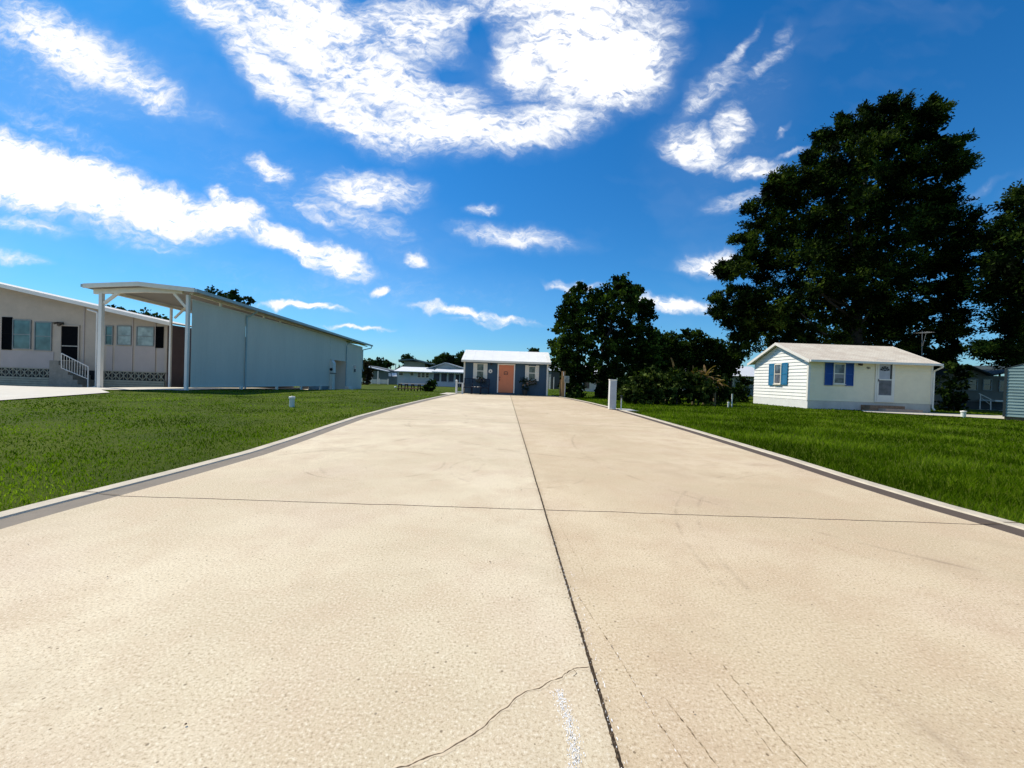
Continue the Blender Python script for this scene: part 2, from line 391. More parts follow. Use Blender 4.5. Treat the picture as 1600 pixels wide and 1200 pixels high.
for pts, n in (([(.36,2.88),(.41,2.07)], 60), ([(.33,1.9),(.41,1.5),(.46,1.20),(.50,1.0)], 130), ([(.52,1.26),(.57,1.05),(.60,.92)], 170), ([(.79,1.41),(.80,1.13),(.82,1.0)], 170), ([(.72,1.33),(.75,1.07)], 130), ([(1.0,1.3),(1.04,1.1)], 70), ([(1.9,2.9),(2.4,1.9)], 40)):
    dashes(pts, .0017, .0010, .9, .0016, n, .020).build('scrape_mark', SCR, dr)
dashes([(.40,1.55),(.46,1.2),(.49,1.0)], .0014, .0012, .6, .004, 60, .010).build('scrape_mark', CHK, dr)
dashes([(.345,2.1),(.335,1.45),(.33,1.0)], .0018, .0012, .7, .006, 90, .012).build('scrape_mark', CHK, dr)
dashes([(.180,1.275),(.198,1.17),(.203,1.08),(.19,.98)], .0016, .0011, 1, .0105, 2300, .0068).build('chalk_patch', CHK, dr)
dashes([(.335-.0165*1, .9), (.335-.0165*3.1, 3.1), (.335-.0165*8, 8)], .0034, .0012, .7, .0075, 130, .012).build('joint_chips', CRK, dr)
dashes([(.335-.0165*1, .9), (.335-.0165*2.6, 2.6)], .0018, .0014, .6, .006, 90, .007).build('joint_chips', CHK, dr)
mb = MB()
for _ in range(60):
    x = random.uniform(-3, 3.5); y = random.uniform(1, 7)**1.1; a = random.uniform(0, 6.3); r = random.uniform(.003, .006); l = r*random.choice([1,1,1.6])
    d = Vector((math.cos(a), math.sin(a), 0)); n_ = Vector((-d.y, d.x, 0))*r*(.35 if l > r else .8); c = Vector((x, y, .006))
    mb.add([c-d*l, c-n_, c+d*l, c+n_, c+Vector((0,0,r*.7))], [(0,1,4),(1,2,4),(2,3,4),(3,0,4)])
o = mb.build('leaf_litter', paint('dry_litter', (.12,.06,.025), .9, .4, 20)); tag(o, 'tiny dry brown leaf bits scattered on the driveway', 'leaf litter', kind='stuff')

# ------------------------------------------------------------------ lawn
m, t, b = newmat('lawn_green'); LAWN = m
co = t.node('ShaderNodeTexCoord').outputs['Object']
n1_ = t.noise(co, .35, 5, .6); n2_ = t.noise(co, 9, 6, .75); n3_ = t.noise(co, 60, 4, .8)
c0 = t.ramp(n1_, [(.40, (.040,.066,.002)), (.60, (.088,.120,.003))])
c0 = t.mix(t.ramp(n2_, [(.35,(0,0,0)),(.7,(.8,.8,.8))]), c0, (.030,.050,.002))
c0 = t.mix(t.ramp(n3_, [(.45,(0,0,0)),(.65,(.6,.6,.6))]), c0, (.11,.14,.008))
t.l.new(c0, b.inputs['Base Color']); b.inputs['Roughness'].default_value = .95; b.inputs['Specular IOR Level'].default_value = .1
bn = t.node('ShaderNodeBump', i_Strength=.8, i_Distance=.05); t.l.new(n2_, bn.inputs['Height']); t.l.new(bn.outputs[0], b.inputs['Normal'])
gx = sorted(set([-900,-500,-250,-140,-90,-70,-55,-45]+[round(-40+.8*i, 2) for i in range(101)]+[45,55,70,90,140,250,500,900]))
gy = sorted(set([-60,-30,-15]+[round(-8+.8*i, 2) for i in range(80)]+[60,66,75,90,120,170,260,420,700,1400]))
V = [(x, y, g(x, y)-.045) for y in gy for x in gx]; nx = len(gx)
mb = MB(); mb.add(V, [(j*nx+i, j*nx+i+1, (j+1)*nx+i+1, (j+1)*nx+i) for j in range(len(gy)-1) for i in range(nx-1)])
tag(mb.build('lawn', LAWN, smooth=True), kind='structure')
SOIL = paint('edge_soil', (.035,.022,.012), .95, .4, 15, bump=.5)
for s_, ex in ((-1, lx), (1, rx)):
    n = len(ys); wd = np.abs(rng.normal(.055, .02, n)); V = []
    V += [(e+s_*.004, y, -.030) for e, y in zip(ex, ys)]; V += [(e+s_*(.03+q), y, -.034) for e, y, q in zip(ex, ys, wd)]
    mb = MB(); mb.add(V, [(i, n+i, n+i+1, i+1) for i in range(n-1)]); tag(mb.build('soil_edge', SOIL), kind='structure')
# neighbour's slab
def slab(poly, h, name, mat, step=.8):
    import bmesh
    bm = bmesh.new(); vs = [bm.verts.new((x, y, 0)) for x, y in poly]; bm.faces.new(vs)
    x0 = min(p[0] for p in poly); x1 = max(p[0] for p in poly); y0 = min(p[1] for p in poly); y1 = max(p[1] for p in poly)
    for k in range(1, int((x1-x0)/step)+1):
        bmesh.ops.bisect_plane(bm, geom=bm.verts[:]+bm.edges[:]+bm.faces[:], plane_co=(x0+k*step, 0, 0), plane_no=(1,0,0))
    for k in range(1, int((y1-y0)/step)+1):
        bmesh.ops.bisect_plane(bm, geom=bm.verts[:]+bm.edges[:]+bm.faces[:], plane_co=(0, y0+k*step, 0), plane_no=(0,1,0))
    for q in bm.verts: q.co.z = g(q.co.x, q.co.y)+h
    bmesh.ops.recalc_face_normals(bm, faces=bm.faces)
    me = bpy.data.meshes.new(name); bm.to_mesh(me); bm.free(); me.materials.append(mat)
    o = bpy.data.objects.new(name, me); COL.objects.link(o); return tag(o, kind='structure')
PATCHES = []
def padd(poly, h, name, mat): PATCHES.append(poly); return slab(poly, h, name, mat)
padd([(-13.6,10.2),(-15.6,15.4),(-17.6,17.0),(-16.2,18.5),(-15.5,18.6),(-15.5,37.4),(-20.3,37.4),(-20.3,23.9),(-40,23.9),(-40,10.2)], -.015, 'slab', paint('neighbour_slab', (.60,.55,.46), .85, .1, 2, bump=.2, bscale=60))
a = G(1345,640.5); c_ = G(1600,650.5); d_ = G(1600,656); e_ = G(1350,643.2)
padd([(a.x,a.y),(a.x+(c_.x-a.x)*1.5,a.y+(c_.y-a.y)*1.5),(e_.x+(d_.x-e_.x)*1.5,e_.y+(d_.y-e_.y)*1.5),(e_.x,e_.y)], .0, 'footpath', paint('path_concrete', (.52,.47,.38), .85, .1, 2))
a = G(1480,636); padd([(a.x,26.6),(45,26.6),(45,27.6),(a.x-2,27.6)], .0, 'footpath', MATS['path_concrete'])
padd([(-4.3,23.6),(-3.7,23.4),(-3.3,26.2),(-4.3,26.2)], .0, 'patio', CONC)
padd([(4.1,14.2),(4.6,14.3),(4.55,15.2),(4.1,15.3)], .02, 'utility_pad', paint('utility_pad_concrete', (.60,.57,.50), .85, .1, 3))

# grass blades
def inpoly(px, py, poly):
    ins = np.zeros(len(px), bool); n = len(poly); j = n-1
    for i in range(n):
        xi, yi = poly[i]; xj, yj = poly[j]
        c = ((yi > py) != (yj > py)) & (px < (xj-xi)*(py-yi)/((yj-yi) if yj != yi else 1e-9)+xi)
        ins ^= c; j = i
    return ins
gv = np.vectorize(g)
def sample(x0, x1, y0, y1, dens, lim):
    n = int((x1-x0)*(y1-y0)*dens); px = rng.uniform(x0, x1, n); py = rng.uniform(y0, y1, n)
    d = np.hypot(px, py)
    keep = (rng.random(n) < np.minimum(1, (lim/np.maximum(d, .1))**1.9))
    keep &= (np.abs(px) < 1.6*py+3.0)
    L = np.interp(py, [p[1] for p in LO], [p[0] for p in LO]); Rr = np.interp(py, [p[1] for p in RO], [p[0] for p in RO])
    keep &= ((px < L-.025) | (px > Rr+.025)) | (py > 26.3)
    keep &= ~((py > 25.9) & (py < 30) & (px > -3.6) & (px < 2.9))
    px, py = px[keep], py[keep]
    for P in PATCHES:
        k = ~inpoly(px, py, P); px, py = px[k], py[k]
    return px, py
xs1, ys1 = sample(-30, -3.2, .3, 24, 2000, 4.2); xs2, ys2 = sample(3.8, 30, .3, 24, 2200, 4.6)
xs3, ys3 = sample(-14, 24, 24, 48, 150, 16)
px = np.concatenate([xs1, xs2, xs3]); py = np.concatenate([ys1, ys2, ys3]); n = len(px); d = np.hypot(px, py)
patch = np.sin(px*1.7+py*.9)*np.sin(py*1.3-px*.6)+np.sin(px*4.1+1)*np.sin(py*3.7)*.5
h = (np.where(px > 0, .088, .034)+.012*patch)*rng.uniform(.5, 1.35, n)*np.clip(1-.012*(d-6), .7, 1)
edge = np.minimum(np.abs(px-np.interp(py, [p[1] for p in LO], [p[0] for p in LO])), np.abs(px-np.interp(py, [p[1] for p in RO], [p[0] for p in RO])))
h *= np.clip(.45+edge*2.2, .45, 1)
wd = np.where(px > 0, .0028, .0032)*np.clip(d/4.5, 1, 7)*rng.uniform(.7, 1.4, n)
an = rng.uniform(0, 2*np.pi, n); ln = rng.uniform(.15, 1.0, n)*h; la = rng.uniform(0, 2*np.pi, n)
zb = gv(px, py)-.05
B = np.stack([px, py, zb], 1); sd = np.stack([np.cos(an), np.sin(an), np.zeros(n)], 1)*wd[:, None]
ld = np.stack([np.cos(la)*ln, np.sin(la)*ln, np.zeros(n)], 1); up = np.stack([np.zeros(n), np.zeros(n), h], 1)
Mid = B+ld*.35+up*.62; Tip = B+ld+up*.98
V = np.stack([B-sd, B+sd, Mid+sd*.75, Tip, Mid-sd*.75], 1).reshape(-1, 3)
i0 = np.arange(n)*5
Fq = np.stack([i0, i0+1, i0+2, i0+4], 1); Ft = np.stack([i0+4, i0+2, i0+3], 1)
me = bpy.data.meshes.new('grass'); me.vertices.add(len(V)); me.vertices.foreach_set('co', V.astype(np.float32).ravel())
loops = np.concatenate([Fq.ravel(), Ft.ravel()]).astype(np.int32); me.loops.add(len(loops)); me.loops.foreach_set('vertex_index', loops)
starts = np.concatenate([np.arange(n)*4, n*4+np.arange(n)*3]).astype(np.int32); me.polygons.add(2*n); me.polygons.foreach_set('loop_start', starts)
me.update(calc_edges=True)
GR = leafmat('grass_blades', (.040,.072,.001), (.082,.138,.002), (.20,.27,.020), .48, .55)
me.materials.append(GR); o = bpy.data.objects.new('grass', me); COL.objects.link(o)
tag(o, 'green grass blades growing over the lawn on both sides of the driveway', 'grass', kind='stuff')
print('blades', n)

# ------------------------------------------------------------------ foliage
def leaves(lobes, per_m3, per, size, flat=.65, asp=2.6, shell=.55, droop=.25, cr=.42, core=0):
    C = []; O = []; Rr = []
    for (x, y, z, r) in lobes:
        k = max(6, int(per_m3*4*r*r+per_m3*1.2*r**3*.5))
        q = rng.normal(size=(k, 3)); q /= np.linalg.norm(q, axis=1)[:, None]
        rad = r*(shell+(1-shell)*rng.random(k)**.6)*rng.uniform(.85, 1.13, k)
        C.append(np.array([x, y, z])+q*rad[:, None]*np.array([1, 1, .92])); O.append(q); Rr.append(np.full(k, min(1.0, .45+r*.28)))
    C = np.concatenate(C); O = np.concatenate(O); Rr = np.concatenate(Rr); k = len(C)
    C = np.repeat(C, per, 0); O = np.repeat(O, per, 0); Rr = np.repeat(Rr, per); n = len(C)
    off = rng.normal(size=(n, 3))*np.array([1, 1, flat])*(cr*Rr)[:, None]
    P = C+off+O*(np.abs(rng.normal(size=n))*cr*.5)[:, None]
    D = O*.7+rng.normal(size=(n, 3))*.7; D[:, 2] -= droop; D /= np.linalg.norm(D, axis=1)[:, None]
    A = np.cross(D, rng.normal(size=(n, 3))); A /= np.linalg.norm(A, axis=1)[:, None]
    s = size*rng.uniform(.55, 1.35, n)
    L = D*s[:, None]; Wd = A*(s/asp)[:, None]
    V = np.stack([P, P+L*.45+Wd, P+L, P+L*.5-Wd], 1).reshape(-1, 3)
    if core:
        Q = []
        for (x, y, z, r) in lobes:
            k = int(core*(6+30*r*r)); q = rng.normal(size=(k, 3)); q /= np.linalg.norm(q, axis=1)[:, None]
            c = np.array([x, y, z])+q*(r*.62*rng.random(k)**.4)[:, None]
            d1 = rng.normal(size=(k, 3)); d1 /= np.linalg.norm(d1, axis=1)[:, None]; d2 = np.cross(d1, rng.normal(size=(k, 3))); d2 /= np.linalg.norm(d2, axis=1)[:, None]
            e = (size*1.25*rng.uniform(.7, 1.3, k))[:, None]
            Q.append(np.stack([c-d1*e, c+d2*e*.6, c+d1*e, c-d2*e*.6], 1).reshape(-1, 3))
        V = np.concatenate([V]+Q)
    n = len(V)//4
    return V, np.arange(n*4).reshape(-1, 4)
BARK = paint('bark', (.035,.027,.02), .95, .35, 9, bump=.8, bscale=14, vert=True)
def pxlobes(L, Y, ds=.6, k=.92, tufts=0):
    out = []
    for (x, y, r) in list(L):
        for _ in range(tufts):
            a = random.uniform(0, 6.28); L = L+[(x+math.cos(a)*r*.95, y+math.sin(a)*r*.95, max(3.5, r*random.uniform(.16, .30)))]
    for (x, y, r) in L:
        yy = Y+random.uniform(-ds, ds)*r/F*Y*1.6; p = W(x, y, yy); out.append((p.x, p.y, p.z, r/F*yy*k))
    return out
def tree(name, base, lobes, mat, label, cat='tree', group=None, per_m3=3.0, per=26, size=.2, tr=.3, trunks=1, asp=2.6, top=None, **kw):
    root = thing(name, base, label, cat, group)
    V, Fq = leaves(lobes, per_m3, per, size, asp=asp, **kw); npmesh('crown', V, Fq, mat, root)
    if tr:
        mb = MB(); bx = Vector(base); topz = max(l[2] for l in lobes); cx = sum(l[0]*l[3] for l in lobes)/sum(l[3] for l in lobes); cy = sum(l[1]*l[3] for l in lobes)/sum(l[3] for l in lobes)
        H = (topz-bx.z)*.9; pts = []; rad = []
        for i in range(7):
            f = i/6; pts.append(bx+Vector(((cx-bx.x)*f*f+random.uniform(-.03,.03)*H*f, (cy-bx.y)*f*f, H*f))); rad.append(tr*(1.35 if i == 0 else 1)*(1-f*.85))
        mb.path(pts, rad, 10)
        for (x, y, z, r) in sorted(lobes, key=lambda q: -q[3])[:26]:
            f = min(.95, max(.12, ((z-bx.z)/H)*.75-.05)); k = f*6; i = int(k); a = pts[i].lerp(pts[min(6, i+1)], k-i)
            e = Vector((x, y, z)); mm = a.lerp(e, .5)+Vector((random.uniform(-.2,.2), random.uniform(-.2,.2), -.06*(e-a).length))
            rr = tr*(1-f*.8)*.30; mb.path([a, mm, e], [rr, rr*.6, rr*.18], 6)
        mb.build('trunk', BARK, root, smooth=True)
    return root
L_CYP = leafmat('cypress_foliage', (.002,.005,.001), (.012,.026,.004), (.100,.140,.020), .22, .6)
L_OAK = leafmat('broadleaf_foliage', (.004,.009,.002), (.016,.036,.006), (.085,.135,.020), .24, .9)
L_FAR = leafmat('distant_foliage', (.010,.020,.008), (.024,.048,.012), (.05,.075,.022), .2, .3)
L_SHR = leafmat('shrub_foliage', (.006,.013,.002), (.026,.042,.006), (.17,.21,.05), .2, 2.2)
L_DRY = leafmat('dry_leaves', (.10,.060,.025), (.22,.14,.065), (.42,.33,.20), .25, 1.5)
L_RED = leafmat('reddish_foliage', (.018,.012,.008), (.035,.026,.012), (.06,.05,.02), .2, 1)

big = [(1462,172,15),(1440,185,26),(1395,178,22),(1370,182,22),(1335,205,28),(1300,215,20),(1278,228,20),(1455,215,30),(1400,225,45),(1350,250,45),(1300,265,40),
 (1495,243,24),(1475,262,30),(1440,270,50),(1385,300,55),(1320,310,50),(1255,280,32),(1232,278,20),(1225,305,30),(1200,310,18),(1480,310,26),(1460,340,45),(1405,370,60),(1340,375,60),
 (1280,345,50),(1235,350,40),(1195,350,34),(1170,368,18),(1512,352,26),(1500,385,36),(1450,410,55),(1380,440,60),(1310,430,55),(1255,415,48),(1205,405,38),(1175,400,22),(1150,428,24),(1135,425,12),
 (1500,430,28),(1478,470,38),(1430,490,55),(1360,500,55),(1290,490,50),(1235,475,45),(1185,470,40),(1150,478,26),(1130,476,16),(1165,510,28),(1200,515,35),(1240,525,35),(1300,540,38),(1370,550,45),(1430,545,45),(1478,530,24),(1475,575,22),(1440,595,38),(1165,540,18),(1495,510,14)]
b0 = W(1335, 630, 31); b0.z = -.05
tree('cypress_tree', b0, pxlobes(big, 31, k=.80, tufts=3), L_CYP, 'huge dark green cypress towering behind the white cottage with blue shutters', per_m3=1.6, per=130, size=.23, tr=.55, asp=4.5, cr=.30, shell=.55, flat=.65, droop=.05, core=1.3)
edge_ = [(1604,300,17),(1600,335,30),(1578,365,28),(1560,385,22),(1545,410,18),(1590,415,50),(1555,440,24),(1640,360,60),(1580,480,28),(1610,480,55),(1650,450,80),(1570,510,22),(1600,545,30),(1556,549,13),(1537,546,9),(1575,556,16),(1640,545,50),(1690,500,80),(1680,400,80)]
b0 = W(1660, 640, 25); b0.z = -.05
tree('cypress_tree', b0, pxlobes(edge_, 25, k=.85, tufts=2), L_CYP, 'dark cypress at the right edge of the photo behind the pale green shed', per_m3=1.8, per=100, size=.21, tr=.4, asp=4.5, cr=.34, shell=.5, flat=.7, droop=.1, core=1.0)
T1 = [(904,456,10),(900,470,14),(890,486,14),(880,500,12),(902,495,18),(888,515,18),(906,520,18),(876,545,12),(893,545,20),(880,566,16),(903,568,20),(892,588,12),(908,590,12),(870,540,7)]
b0 = W(905, 621, 27); b0.z = -.05
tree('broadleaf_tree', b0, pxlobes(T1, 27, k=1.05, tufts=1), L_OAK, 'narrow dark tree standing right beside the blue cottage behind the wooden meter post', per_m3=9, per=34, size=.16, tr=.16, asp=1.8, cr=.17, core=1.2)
T2 = [(975,443,13),(962,446,12),(950,455,12),(935,458,12),(925,468,10),(966,472,26),(988,462,15),(1000,478,15),(1011,482,8),(934,488,22),(994,500,22),(957,508,26),(939,536,24),(980,538,26),(1005,525,18),(952,564,24),(986,570,26),(925,585,12),(1010,560,24),(945,590,10)]
b0 = W(935, 622, 28); b0.z = -.05
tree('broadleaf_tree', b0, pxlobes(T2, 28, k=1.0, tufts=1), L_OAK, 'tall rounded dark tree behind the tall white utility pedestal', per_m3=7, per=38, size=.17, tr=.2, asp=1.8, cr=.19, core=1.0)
rows = [([(1020,524,12),(1033,542,22),(1042,563,26),(1022,555,18),(1010,580,16)], 'dark bushy tree right of the tall rounded tree, top rising left to the hedge'),
 ([(1050,535,13),(1056,552,20),(1064,572,22),(1050,588,16)], 'rounded dark tree in the middle of the row behind the leafy hedge'),
 ([(1080,530,15),(1090,545,20),(1085,565,24),(1095,582,18)], 'tallest of the low dark trees behind the dry banana plants'),
 ([(1108,545,14),(1127,545,12),(1120,562,20),(1118,582,16)], 'low dark tree behind and left of the white cottage near its gable'),
 ([(1142,560,14),(1132,578,13),(1150,566,10)], 'brighter green small tree just left of the white cottage gable')]
for lb, la_ in rows:
    b0 = W(sum(q[0] for q in lb)/len(lb), 612, 36); b0.z = -.05
    tree('background_tree', b0, pxlobes(lb, 36, k=1.05, tufts=1), L_OAK, la_, group='low trees behind the hedge', per_m3=6, per=30, size=.2, tr=.18, asp=1.8, cr=.22, core=1.5)
# far left trees
def far(lb, Y, label, mat=L_FAR, tr=.15, size=.3, per_m3=2.5, by=604, name='distant_tree', grp='distant trees on the left'):
    b0 = W(sum(q[0] for q in lb)/len(lb), by, Y); b0.z = g(b0.x, b0.y)-.05
    return tree(name, b0, pxlobes(lb, Y), mat, label, group=grp, per_m3=per_m3, per=26, size=size, tr=tr, asp=1.8, cr=.3, core=.6)
far([(588,566,5),(594,563,4),(599,569,4),(592,572,4)], 90, 'small airy tree far behind the carport end, left of its pair', size=.35)
far([(605,565,5),(609,569,5),(602,572,5)], 92, 'small round tree far behind, right of the airy one beside the thin mast', size=.35)
far([(635,559,5),(640,560,4),(630,561,4)], 95, 'flat topped tree poking over the roof of the grey two storey house', size=.35)
far([(693,556,6),(685,563,8),(700,562,8),(690,575,12),(675,572,6),(705,575,12),(715,563,8),(722,556,6),(728,560,8),(722,575,12)], 75, 'wide dark tree behind the white house beside the blue cottage roof', per_m3=3.5, size=.35)
far([(831,549,3),(838,549,3),(835,551,4),(835,560,6)], 70, 'dark tree top just showing over the white roof of the blue cottage')
far([(572,575,7),(577,585,7),(573,596,6),(568,566,5)], 58, 'dark reddish shrub tree against the far end of the carport', mat=L_RED, size=.22, per_m3=8)
far([(330,462,10),(345,464,10),(362,462,9),(374,465,7),(350,475,14),(385,475,10)], 60, 'dark tree top showing over the carport roof', tr=.3)
far([(160,485,5),(172,485,5),(187,489,4),(170,491,6)], 48, 'dark tree top over the beige home roof, seen under the carport roof')
far([(202,490,5),(212,490,5),(228,492,5),(243,497,4),(258,502,4),(215,495,9)], 50, 'dark lumpy tree tops right of the other tree over the beige home')
# far woods
lob = []
for k in range(330):
    x = random.uniform(-330, 320); y = random.uniform(120, 170)
    if -.33 < x/y < -.05 and random.random() < .75: continue
    lob.append((x, y, random.uniform(.5, 3.5), random.uniform(2, 4.2)))
V, Fq = leaves(lob, .5, 40, .9, asp=1.6, cr=.9); o = npmesh('distant_woods', V, Fq, L_FAR)
tag(o, 'low band of dark woods along the horizon behind the houses', 'woods', kind='stuff')

# shrubs
def shrub(lb, Y, label, mat=L_SHR, name='shrub', group=None, per_m3=12, per=20, size=.19, asp=2.4, cr=.2, cat='shrub', by=632):
    b0 = W(sum(q[0] for q in lb)/len(lb), by, Y); b0.z = g(b0.x, b0.y)-.05
    return tree(name, b0, pxlobes(lb, Y), mat, label, cat, group, per_m3, per, size, .04, asp=asp, cr=cr, core=1.5)
shrub([(990,612,14),(998,602,13),(1008,615,14),(990,622,10),(978,620,7),(1003,592,9)], 20.5, 'leafy green shrub at the left end of the hedge by the water tap', group='hedge shrubs')
shrub([(1020,600,15),(1030,615,16),(1015,618,12),(1035,597,12),(1020,588,9),(1042,590,8)], 20.8, 'leafy hedge shrub below the pale pointed banana leaf', group='hedge shrubs')
shrub([(1050,602,15),(1060,617,15),(1045,618,12),(1062,598,12),(1055,588,9),(1072,592,8)], 20.8, 'leafy shrub in the middle of the hedge', group='hedge shrubs')
shrub([(1078,604,14),(1085,618,14),(1092,606,13),(1100,620,12),(1088,594,10),(1104,602,10)], 21, 'hedge shrub right below the dry brown banana leaves', group='hedge shrubs')
shrub([(1118,612,12),(1128,604,12),(1135,618,12),(1112,622,10)], 22, 'dark rounded shrub behind the short white pipe', mat=L_OAK, group='hedge shrubs', per_m3=10)
shrub([(1146,612,11),(1156,606,10),(1162,621,9),(1150,622,9),(1163,596,6)], 27.5, 'dark shrub against the gable wall of the white cottage', mat=L_OAK, group='hedge shrubs', per_m3=10)
shrub([(1483,600,14),(1490,575,14),(1482,622,14),(1500,620,12),(1475,640,8),(1495,636,10),(1506,590,9)], 24, 'dark bush right of the white cottage downspout', mat=L_CYP, per_m3=8, by=640)
shrub([(895,606,9),(903,612,9),(893,616,8),(886,600,7)], 25.5, 'small green bush growing around the wooden meter post', mat=L_OAK, by=622)
shrub([(945,606,12),(955,612,14),(968,606,14),(965,620,11),(980,612,12),(938,615,7)], 27, 'dark undergrowth bush behind the white utility pedestal', mat=L_OAK, by=622, per_m3=9)
# dead and green banana plants
def banana(px, Y, H, specs, label, name='banana_plant'):
    b0 = W(px, 630, Y); b0.z = -.05; root = thing(name, b0, label, 'plant', 'banana plants in the hedge')
    specs = specs+[(q[0]+random.uniform(20,160), q[1]*random.uniform(.5,1), q[2]*random.uniform(.5,.9), q[3], q[4]) for q in specs]
    st_ = MB(); st_.tube(b0, b0+Vector((0,0,H)), .09, .05, 8); st_.build('stem', paint('banana_stem', (.16,.12,.06), .9, .3, 8), root)
    for (az, el, ln, wdt, dry) in specs:
        mb = MB(); p = b0+Vector((0,0,H*random.uniform(.8,1))); el = math.radians(el); az = math.radians(az); N = 8; V = []
        d = Vector((math.cos(az)*math.cos(el), math.sin(az)*math.cos(el), math.sin(el)))
        for i in range(N+1):
            f = i/N; ww = wdt*math.sin(math.pi*min(1, f*.9+.08))**.7; side = d.cross(Vector((0,0,1)))
            side = side.normalized() if side.length > .01 else Vector((1,0,0))
            j = Vector((0,0,random.uniform(-.02,.02)))
            V += [p-side*ww/2+j, p-Vector((0,0,.02)), p+side*ww/2-j]
            p = p+d*ln/N; d = (d+Vector((0,0,-.16 if dry else -.07))).normalized()
        mb.add(V, [(3*i+k, 3*i+k+1, 3*i+k+4, 3*i+k+3) for i in range(N) for k in (0,1)])
        mb.build('leaf', L_DRY if dry else L_SHR, root, smooth=True)
    return root
banana(1053, 21.5, 1.7, [(200,80,1.0,.16,1),(20,30,.9,.25,0),(160,35,.9,.25,0),(270,40,.8,.22,0)], 'banana plant with one pale upright pointed leaf')
banana(1083, 21.8, 1.8, [(100,84,.7,.14,1),(190,45,.9,.2,1),(-10,50,.8,.2,0),(250,30,.9,.22,0),(300,20,.8,.2,1)], 'green and tan banana plant between two dry ones')
banana(1100, 22, 1.6, [(a_, random.uniform(10,75), random.uniform(.6,1.1), .15, 1) for a_ in range(0,360,18)], 'dead banana plant with a tangle of dry brown leaves')
banana(1116, 21.2, 1.3, [(a_, random.uniform(-10,60), random.uniform(.5,.9), .13, 1) for a_ in range(10,360,24)], 'dried brown banana plant leaning at the right end of the hedge')
banana(1041, 21.4, 1.3, [(170,35,.8,.18,1),(10,25,.8,.2,1),(270,40,.6,.2,0),(90,50,.8,.2,0)], 'low tan leaved banana plant left of the others')

# ------------------------------------------------------------------ building helpers (walls facing -y unless a matrix is given)
def lap(mb, x0, x1, z0, z1, y, h=.12, d=.014, clip=None):
    z = z0
    while z < z1-1e-4:
        ze = min(z+h, z1); a, b_ = (x0, x1) if clip is None else clip((z+ze)/2)
        c, d2 = (a, b_) if clip is None else clip(ze); a0, b0_ = (x0, x1) if clip is None else clip(z)
        if b_-a > .02:
            mb.add([(a0,y-d,z),(b0_,y-d,z),(d2,y-.001,ze),(c,y-.001,ze),(a0,y,z),(b0_,y,z)], [(0,1,2,3),(0,4,5,1)])
        z = ze
def window(parent, x0, x1, z0, z1, y, glass, fr=.05, M=None, rail=True, mat=None, sill=True, name='window', depth=.05, muntin=0):
    mat = mat or TRIM
    mb = MB(M); mb.box(x0, x0+fr, y-depth, y, z0, z1).box(x1-fr, x1, y-depth, y, z0, z1).box(x0+fr, x1-fr, y-depth, y, z1-fr, z1).box(x0+fr, x1-fr, y-depth, y, z0, z0+fr)
    zm = (z0+z1)/2
    if rail: mb.box(x0+fr, x1-fr, y-depth*.8, y, zm-.022, zm+.022)
    for k in range(muntin):
        xx = x0+fr+(x1-x0-2*fr)*(k+1)/(muntin+1); mb.box(xx-.012, xx+.012, y-depth*.6, y, z0+fr, z1-fr)
    o = mb.build(name, mat, parent)
    p = MB(M); p.box(x0+fr-.005, x1-fr+.005, y-.018, y-.004, z0+fr-.005, z1-fr+.005); p.build('pane', glass, o)
    if sill: s_ = MB(M); s_.box(x0-.03, x1+.03, y-depth-.04, y-.002, z0-.045, z0-.003); s_.build('sill', mat, o)
    return o
def shutter(parent, x0, x1, z0, z1, y, mat, M=None):
    mb = MB(M); f = .045; y0 = y-.035
    mb.box(x0, x0+f, y0, y, z0, z1).box(x1-f, x1, y0, y, z0, z1)
    for a, b_ in ((z0, z0+f*1.4), (z1-f*1.4, z1), ((z0+z1)/2-f*.7, (z0+z1)/2+f*.7)): mb.box(x0+f, x1-f, y0, y, a, b_)
    mb.box(x0+f, x1-f, y-.012, y-.002, z0, z1)
    z = z0+.08
    while z < z1-.08:
        mb.add([(x0+f,y-.012,z+.04),(x1-f,y-.012,z+.04),(x1-f,y-.03,z),(x0+f,y-.03,z)], [(3,2,1,0)]); z += .05
    return mb.build('shutter', mat, parent)

# ------------------------------------------------------------------ blue cottage
YB = 26.0
root = thing('blue_cottage', (W(790,615,YB).x, YB+1.9, 0), 'navy blue cottage with coral door and white metal roof at the driveway end', 'cottage')
NAVY = paint('navy_siding', (.030,.072,.118), .7, .15, 2.5, vert=True, bump=.1)
xl = W(724.5, 590, YB).x; xr = W(856, 592, YB).x; ze = 2.12; DEP = 3.8; zr = 2.95
mb = MB(); mb.box(xl, xr, YB, YB+DEP, .02, ze)
mb.prism([(xl, ze), (xl+.001, ze+.001), (xl+.002, ze)], YB, YB+.01)
k = 0; x = xl+.1
while x < xr-.1:
    mb.box(x, x+.012, YB-.012, YB-.0005, .05, ze-.02); x += .2
mb.build('wall', NAVY, root)
for x0, x1, nm in ((xl, xl, 0), (xr, xr, 1)):
    m2 = MB(); xx = x0 if nm == 0 else x0
    m2.add([(xx, YB, ze), (xx, YB+DEP, ze), (xx, YB+DEP/2, zr-.05)], [(0,1,2)]); m2.build('gable_wall', NAVY, root)
mb = MB(); t_ = .035
ov = .32; sl_ = (zr-ze)/(DEP/2)
